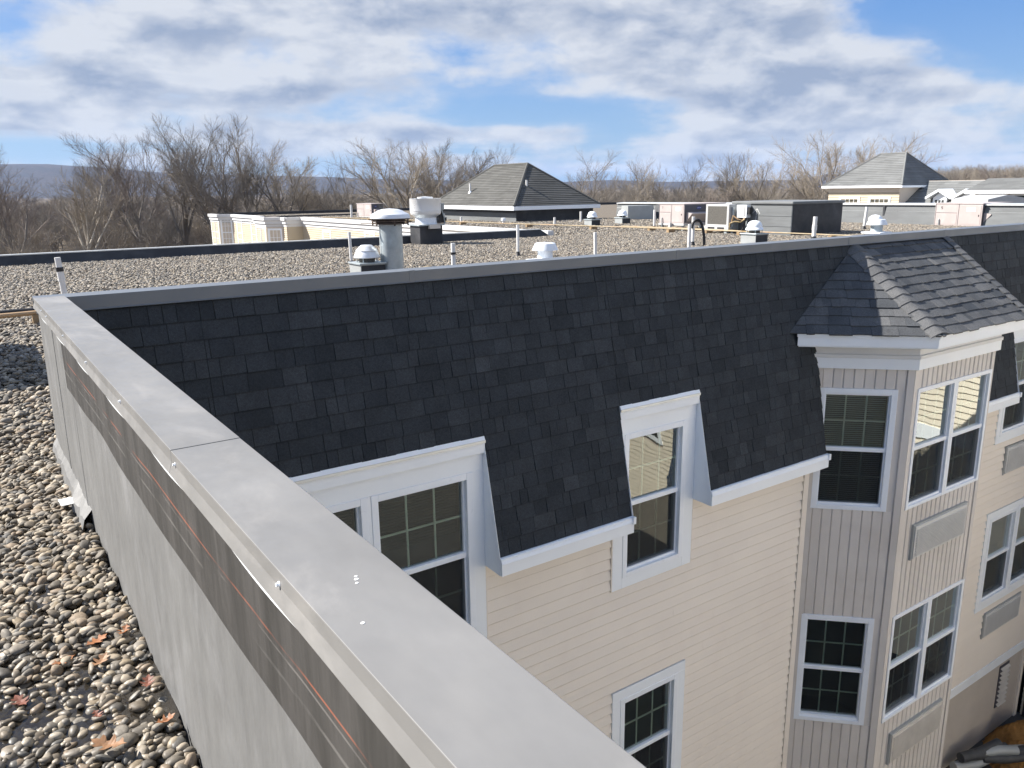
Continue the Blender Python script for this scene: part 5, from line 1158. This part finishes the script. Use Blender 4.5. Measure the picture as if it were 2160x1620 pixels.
m = MB(); m.box(23.735, 23.749, 33.95, 41.9, -1.20, -1.062); m.build('counter_flashing', M['membrane_dark'], ph)
for (x, y, z) in ((24.35, 39.2, -.1), (25.15, 34.9, .02)):
    m = MB(); m.tube([(x, y, z - .2), (x, y, z + .42)], .055, 10); q = m.build('vent_pipe', M['pvc'], ph, smooth=True); m = MB(); m.lathe((x, y, z - .12), [(.13, 0), (.07, .12)], 10); m.build('flashing_boot', M['white'], q)
rb = thing('hipped_building', 'cream building with blue grey hipped roof beyond the far parapet', 'building', (53, 31, GZ))
hip_roof(rb, 'hipped_roof', 49.9, 56.2, 28.7, 34.4, -.12, (53.0, 30.4), (53.0, 32.2), 1.95, 'roofblue', .2)
m = MB(); m.box(49.85, 56.25, 28.65, 34.45, -.26, -.125); m.build('eave_fascia', M['white'], rb, bevel=.01)
m = MB(); m.box(50.25, 56, 29.0, 34.1, GZ, -.26); m.build('wall_body', M['creamtrim'], rb)
m = MB(); plank_wall(m, (50.24, 34.1, 0), (50.24, 29.0, 0), -.55, -3.5, .16); m.build('siding', M['creamfar'], rb)
m = MB(); m.box(50.2, 50.25, 29.0, 34.1, -.55, -.27); m.build('frieze_board', M['creamtrim'], rb)
for y in (1.0, 3.15): simple_window(rb, (50.22, 34.1, 0), (0, -1, 0), (-1, 0, 0), y, -2.2, 1.25, 1.25, .14, (4, 2))
def slope_roof(par, name, xa, za, xb, zb_, y0, y1, matn, e=.2):
    m = MB(); rr = random.Random(8); d = Vector((xb - xa, 0, zb_ - za)); L = d.length; d.normalize(); n = Vector((-d.z, 0, d.x)); N = int(L / e)
    for i in range(N):
        y = y0
        while y < y1:
            w_ = rr.uniform(.4, 1.2); m.cur = min(1, max(0, rr.gauss(.5, .22))); p = lambda t, yy, q: (xa + d.x * t + n.x * q, yy, za + d.z * t + n.z * q); ye = min(y + w_, y1); t0, t1 = i * L / N, (i + 1) * L / N
            m.add([p(t0, y, .02), p(t0, ye, .02), p(t1, ye, .002), p(t1, y, .002), p(t0, y, 0), p(t0, ye, 0)], [(0, 3, 2, 1), (4, 0, 1, 5)]); y = ye
    return m.build(name, M[matn], par)
lb = thing('dormered_building', 'blue grey sloping roof with two small white gabled dormers', 'building', (52, 25.5, GZ))
slope_roof(lb, 'sloping_roof', 50.3, -1.6, 53.2, .12, 22.0, 28.98, 'roofblue'); m = MB(); m.box(50.35, 58, 22.0, 28.98, GZ, -1.62); m.box(53.2, 53.4, 22, 28.98, -1.7, .14); m.build('wall_body', M['creamtrim'], lb)
for yc in (26.75, 25.1):
    dz_ = -.98; xw = 50.9; m = MB(); m.prism([(-.42, dz_ - .6), (.42, dz_ - .6), (.42, dz_ + .08), (0, dz_ + .42), (-.42, dz_ + .08)], lambda a, b, q: (q, yc + a, b), xw, 53.0); dm = m.build('dormer', M['white'], lb)
    for s in (-1, 1):
        m = MB(); m.prism([(0, dz_ + .47), (s * .78, dz_ - .0), (s * .78, dz_ + .14), (0, dz_ + .62)], lambda a, b, q: (q, yc + a, b), xw - .28, 53.0); m.build('dormer_roof', M['white'], dm)
    m = MB()
    for k in (-1, 0, 1): m.box(xw - .012, xw - .002, yc + k * .2 - .075, yc + k * .2 + .075, dz_ - .30, dz_ - .05)
    m.build('pane', M['room'], dm)
eb = thing('porch_building', 'nearer grey shingled roof with white fascia at the right picture edge', 'building', (52, 20, GZ))
slope_roof(eb, 'sloping_roof', 49.0, -.45, 51.6, .22, 14.0, 24.3, 'roofblue'); m = MB(); m.box(48.95, 49.05, 14, 24.35, -.62, -.44); m.build('eave_fascia', M['white'], eb); m = MB(); m.box(49.6, 56, 14, 24.2, GZ, -.62); m.build('wall_body', M['creamtrim'], eb); m = MB(); m.box(51.55, 52, 14, 24.3, -.6, .2); m.build('ridge_board', M['white'], eb)
for k in range(4): simple_window(eb, (49.58, 24.0, 0), (0, -1, 0), (-1, 0, 0), .3 + k * 1.7, -1.9, 1.2, 1.15, .1, None)

# =================================================================== things on the ground at the lower right
yd = thing('duct_pile', 'grey pile of scrap ductwork lying against the lower right wall', 'scrap', (13.4, 5.1, PZ))
rr = random.Random(6)
for i in range(7):
    x = 12.75 + i * .17 + rr.uniform(-.1, .1); y = 5.42 - i * .05; m = MB(); ln = rr.uniform(.6, .95); an = .35 + rr.uniform(-.3, .3); z = PZ + .14 + rr.random() * .32
    m.tube([(x, y, z), (x + ln * .5 * math.cos(an), y - ln * .5 * math.sin(an), z + rr.uniform(-.05, .05)), (x + ln * math.cos(an), y - ln * math.sin(an), z + rr.uniform(-.05, .1))], [.085, .09, .08], 12); m.build('duct_length', M['lump'] if i % 3 else M['curbgrey'], yd, smooth=True)
ml = MB(); rs = np.random.RandomState(3); nx, ny = 26, 22
for j in range(ny):
    for i in range(nx):
        a = i / (nx - 1) * 2 - 1; b = j / (ny - 1) * 2 - 1; h = max(0, 1 - a * a - b * b) * .65 * (1 + .25 * math.sin(a * 9 + b * 5)) + rs.uniform(-.03, .03); ml.v.append((14.55 + a * .95, 5.0 + b * .62, PZ - .02 + h * .7)); ml.r.append(.5)
for j in range(ny - 1):
    for i in range(nx - 1): ml.f.append((j * nx + i, j * nx + i + 1, (j + 1) * nx + i + 1, (j + 1) * nx + i))
tag(ml.build('mulch_heap', M['mulch'], None, loc=(14.55, 5.0, PZ)), 'orange brown mulch heap on the ground at the lower right corner', 'mulch', kind='stuff')

# =================================================================== trees
def gen_tree(seed, H, crown_w, upright, forks, mats):
    """returns a root Empty with trunk and crown parts for a bare winter tree, base at origin"""
    rs = random.Random(seed); tk, cr = MB(), MB(); sides = (8, 6, 4, 3, 3)
    def grow(p, d, L, r, lev):
        nseg = (4, 5, 3, 2, 1)[lev]; pts = [p]; rad = [r]; dd = d.copy()
        for i in range(nseg):
            wob = (.05, .07, .08, .08, .05)[lev]; dd = (dd + Vector((rs.gauss(0, wob), rs.gauss(0, wob), rs.gauss(0, wob * .6) + (0, .045, .05, .06, .04)[lev] * upright))).normalized(); pts.append(pts[-1] + dd * (L / nseg)); rad.append(r * (1 - (i + 1) / nseg * (.35 if lev == 0 else .66)))
        (tk if lev < 2 else cr).tube(pts, rad, sides[lev], cap=False)
        if lev == 4: return
        n = (forks, 8, 9, 9)[lev]; lo = (.46, .30, .18, .10)[lev]
        for k in range(n):
            t = lo + (1 - lo) * (k + rs.random() * .8) / n; t = min(t, .99); i = min(int(t * nseg), nseg - 1); fpt = pts[i].lerp(pts[i + 1], t * nseg - i); fr = rad[i] + (rad[i + 1] - rad[i]) * (t * nseg - i)
            ax = pts[i + 1] - pts[i]; ax.normalize(); a = rs.uniform(0, 6.283) if lev else k * 2.4 + rs.uniform(-.5, .5); o1 = ax.orthogonal().normalized(); o2 = ax.cross(o1); sp = math.radians(rs.uniform(24, 50) if lev else rs.uniform(18, 42) * crown_w)
            nd = (ax * math.cos(sp) + (o1 * math.cos(a) + o2 * math.sin(a)) * math.sin(sp)); nd.z += (.10, .12, .10, .06)[lev] * upright; nd.normalize()
            grow(fpt, nd, L * (rs.uniform(.72, 1.0) if lev == 0 else (0, rs.uniform(.46, .74), rs.uniform(.46, .66), rs.uniform(.42, .60))[lev]) * (1 - .30 * t if lev else 1), max(fr * (rs.uniform(.62, .85) if lev == 0 else rs.uniform(.4, .6)), (.0, .045, .021, .0125)[lev]), lev + 1)
    grow(Vector((0, 0, -.3)), Vector((rs.gauss(0, .04), rs.gauss(0, .04), 1)).normalized(), H * .54, H * .017, 0)
    zmax = max(max(v[2] for v in tk.v), max(v[2] for v in cr.v)); s = H / zmax
    for mb in (tk, cr): mb.v = [(a * s, b * s, c * s) for a, b, c in mb.v]
    return tk, cr
tmpl = []
specs = [(1, 20, 1.0, 1.0, 7, 'bark', 'twig'), (2, 20, .85, 1.2, 7, 'bark', 'twig'), (3, 20, 1.15, .9, 8, 'bark', 'twig'), (4, 20, .9, 1.0, 7, 'bark', 'twigred'), (5, 20, 1.0, .9, 7, 'paletwig', 'tan'), (6, 20, 1.25, .9, 9, 'bark', 'tan')]
TM = []
for (sd, H, cw, up, fk, bm_, tm_) in specs:
    tk, cr = gen_tree(sd, H, cw, up, fk, None)
    def mk(mb, nm, mt):
        me = bpy.data.meshes.new(nm); me.from_pydata(mb.v, [], mb.f); me.materials.append(M[mt]); me.update(); return me
    TM.append((mk(tk, 'trunk', bm_), mk(cr, 'crown', tm_)))
def tree(k, x, y, H, rot, label, group, z=GZ, sq=1.0):
    o = thing('bare_tree', label, 'tree', (x, y, z), group); o.rotation_euler = (0, 0, rot); o.scale = (H / 20 * sq, H / 20 * sq, H / 20)
    for nm, me in (('trunk', TM[k][0]), ('crown', TM[k][1])):
        c = bpy.data.objects.new(nm, me); scn.collection.objects.link(c); c.parent = o
    return o
def tree_at(azd, eld, D, k, label, sq=1.0, group='bare trees on the skyline'):
    a = math.radians(azd); H = (D * math.tan(math.radians(eld)) - GZ) * 1.06
    return tree(k, D * math.sin(a), D * math.cos(a), H, R_.uniform(0, 6.28), label, group, sq=sq)
for (azd, eld, D, k, sq, lb_) in (
    (12.6, 4.40, 105, 1, 1.15, 'tall bare tree left of the tallest pair, rising over the ridge'),
    (14.9, 4.35, 100, 0, 1.2, 'left of the two tallest bare trees on the skyline'),
    (17.5, 4.75, 98, 2, 1.1, 'right of the two tallest bare trees, with the highest crown'),
    (19.6, 2.95, 102, 5, 1.1, 'lower spreading bare tree leaning right of the tallest pair'),
    (10.3, 3.40, 110, 3, 1.1, 'upright reddish bare tree in front of the blue ridge end'),
    (8.9, 3.10, 118, 1, 1.0, 'slender bare tree in front of the blue ridge'),
    (3.4, 2.70, 90, 3, 1.1, 'bare tree cut by the left picture edge'),
    (7.0, 1.6, 92, 4, .9, 'pale barked sycamore low in the left thicket'),
    (22.3, 1.55, 112, 0, 1.1, 'small bare tree above the far parapet, left of the far rooftop unit'),
    (23.9, 1.70, 108, 2, 1.0, 'small bare tree above the far rooftop unit'),
    (27.9, 3.08, 100, 4, 1.2, 'pale barked sycamore behind the upblast fan, left of the hipped roof'),
    (29.4, 2.55, 104, 4, .75, 'thin pale tree between the sycamore and the hipped roof'),
    (31.7, 3.10, 112, 5, 1.2, 'bare tree standing behind the left slope of the hipped roof'),
    (33.2, 2.85, 118, 0, .9, 'bare tree behind the ridge of the hipped roof'),
    (40.9, 2.42, 112, 2, 1.1, 'rounded bare tree just right of the hipped roof'),
    (42.9, 1.90, 120, 0, .8, 'narrow bare tree right of the rounded tree'),
    (44.3, 1.50, 130, 4, .9, 'pale thin tree above the paired pipes'),
    (47.7, 1.78, 125, 2, 1.15, 'rounded bare tree above the pinkish rooftop unit'),
    (49.8, 1.85, 130, 1, .8, 'upright bare tree above the condenser'),
    (51.6, 2.12, 128, 5, 1.15, 'taller bare tree above the arrow-marked box'),
    (54.2, 1.30, 120, 1, .8, 'small upright bare tree left of the cream building'),
    (56.1, 3.15, 110, 5, 1.2, 'large bare tree left of the blue grey hipped roof'),
    (58.2, 2.75, 122, 4, 1.0, 'pale wispy tree behind the blue grey hipped roof')):
    tree_at(azd, eld, D, k, lb_, sq)
rt = random.Random(21)
for i in range(40):
    azd = rt.uniform(-2, 24) if i < 25 else rt.uniform(24, 58); D = rt.uniform(80, 170) if i < 25 else rt.uniform(100, 190)
    e = rt.uniform(-2.6, -.1) if azd < 12 else rt.uniform(-2.0, .1)
    tree_at(azd, e, D, rt.choice((0, 1, 2, 3, 3, 4, 5, 5)), 'bare brown tree in the dense thicket beyond the roofs', rt.uniform(.9, 1.3), 'bare trees of the thicket beyond the roofs')
# far woodland as one mass: instances of the same trees on scattered points
def woodland():
    rs = np.random.RandomState(5); pts = []; hs_ = []
    for i in range(2600):
        azd = rs.uniform(-6, 72); D = 120 + 900 * rs.rand() ** 1.6; a = math.radians(azd); h = max(5.0, 10.7 + D * math.tan(math.radians(rs.uniform(-2.6, .12))))
        if azd > 59: D = rs.uniform(230, 420); h = 10.7 + D * math.tan(math.radians(rs.uniform(.2, 1.15)))
        pts.append((D * math.sin(a), D * math.cos(a), GZ)); hs_.append(h / 20)
    for i in range(150):
        azd = rs.uniform(-3, 26); D = rs.uniform(55, 130); a = math.radians(azd); pts.append((D * math.sin(a), D * math.cos(a), GZ)); hs_.append(rs.uniform(3.5, 7.0) / 20)
    me = bpy.data.meshes.new('woodland'); me.from_pydata(pts, [], []); at = me.attributes.new('hs', 'FLOAT', 'POINT'); at.data.foreach_set('value', np.array(hs_, dtype=np.float32)); me.update()
    o = bpy.data.objects.new('woodland', me); scn.collection.objects.link(o); srcs = {}
    for ob in scn.objects:
        if ob.type == 'MESH' and ob.data in [q[0] for q in TM] + [q[1] for q in TM] and ob.data.name not in srcs: srcs[ob.data.name] = ob
    ng = bpy.data.node_groups.new('woodland', 'GeometryNodeTree'); ng.interface.new_socket('Geometry', in_out='INPUT', socket_type='NodeSocketGeometry'); ng.interface.new_socket('Geometry', in_out='OUTPUT', socket_type='NodeSocketGeometry')
    t = NT(ng); gi = t('NodeGroupInput'); go = t('NodeGroupOutput'); g2i = t('GeometryNodeGeometryToInstance')
    for (tm_, cm_) in reversed(TM):
        jn = t('GeometryNodeJoinGeometry')
        for mm in (cm_, tm_):
            oi = t('GeometryNodeObjectInfo', {'Object': srcs[mm.name]}, transform_space='ORIGINAL'); t.l.new(oi.outputs['Geometry'], jn.inputs[0])
        q = t('GeometryNodeGeometryToInstance'); t.l.new(jn.outputs[0], q.inputs[0])
        t.l.new(q.outputs[0], g2i.inputs[0]) if False else None
        tmpl.append(q)
    jall = t('GeometryNodeJoinGeometry')
    for q in tmpl: t.l.new(q.outputs[0], jall.inputs[0])
    rv = t('FunctionNodeRandomValue', data_type='FLOAT_VECTOR'); rv.inputs[0].default_value = (0, 0, 0); rv.inputs[1].default_value = (0, 0, 6.28)
    na = t('GeometryNodeInputNamedAttribute', {'Name': 'hs'}, data_type='FLOAT'); ri = t('FunctionNodeRandomValue', data_type='INT'); 
    for s_ in ri.inputs:
        if s_.name == 'Max' and s_.type == 'INT': s_.default_value = 5
        if s_.name == 'Min' and s_.type == 'INT': s_.default_value = 0
    rio = [s_ for s_ in ri.outputs if s_.type == 'INT'][0]; nao = [s_ for s_ in na.outputs if s_.type == 'VALUE'][0]
    ip = t('GeometryNodeInstanceOnPoints', {'Points': gi.outputs[0], 'Instance': jall.outputs[0], 'Pick Instance': True, 'Instance Index': rio, 'Rotation': rv.outputs[0], 'Scale': nao})
    t.l.new(ip.outputs[0], go.inputs[0]); o.modifiers.new('scatter', 'NODES').node_group = ng
    return tag(o, 'brown mass of leafless woods stretching to the hills', 'woods', kind='stuff')
woodland()
# =================================================================== haze
hz = MB(); hz.box(-6600, 6600, -6600, 6600, GZ - 1.5, 190)
hm = bpy.data.materials.new('haze air'); hm.use_nodes = True; t = NT(hm.node_tree); t.n.clear()
pv = t('ShaderNodeVolumePrincipled', {'Color': (0.34, 0.56, 1.0, 1), 'Density': 0.50e-4, 'Anisotropy': 0.1}); ho = t('ShaderNodeOutputMaterial'); t.l.new(pv.outputs[0], ho.inputs['Volume'])
tag(hz.build('haze', hm, None), 'thin blue air over the hills', 'haze', kind='stuff')
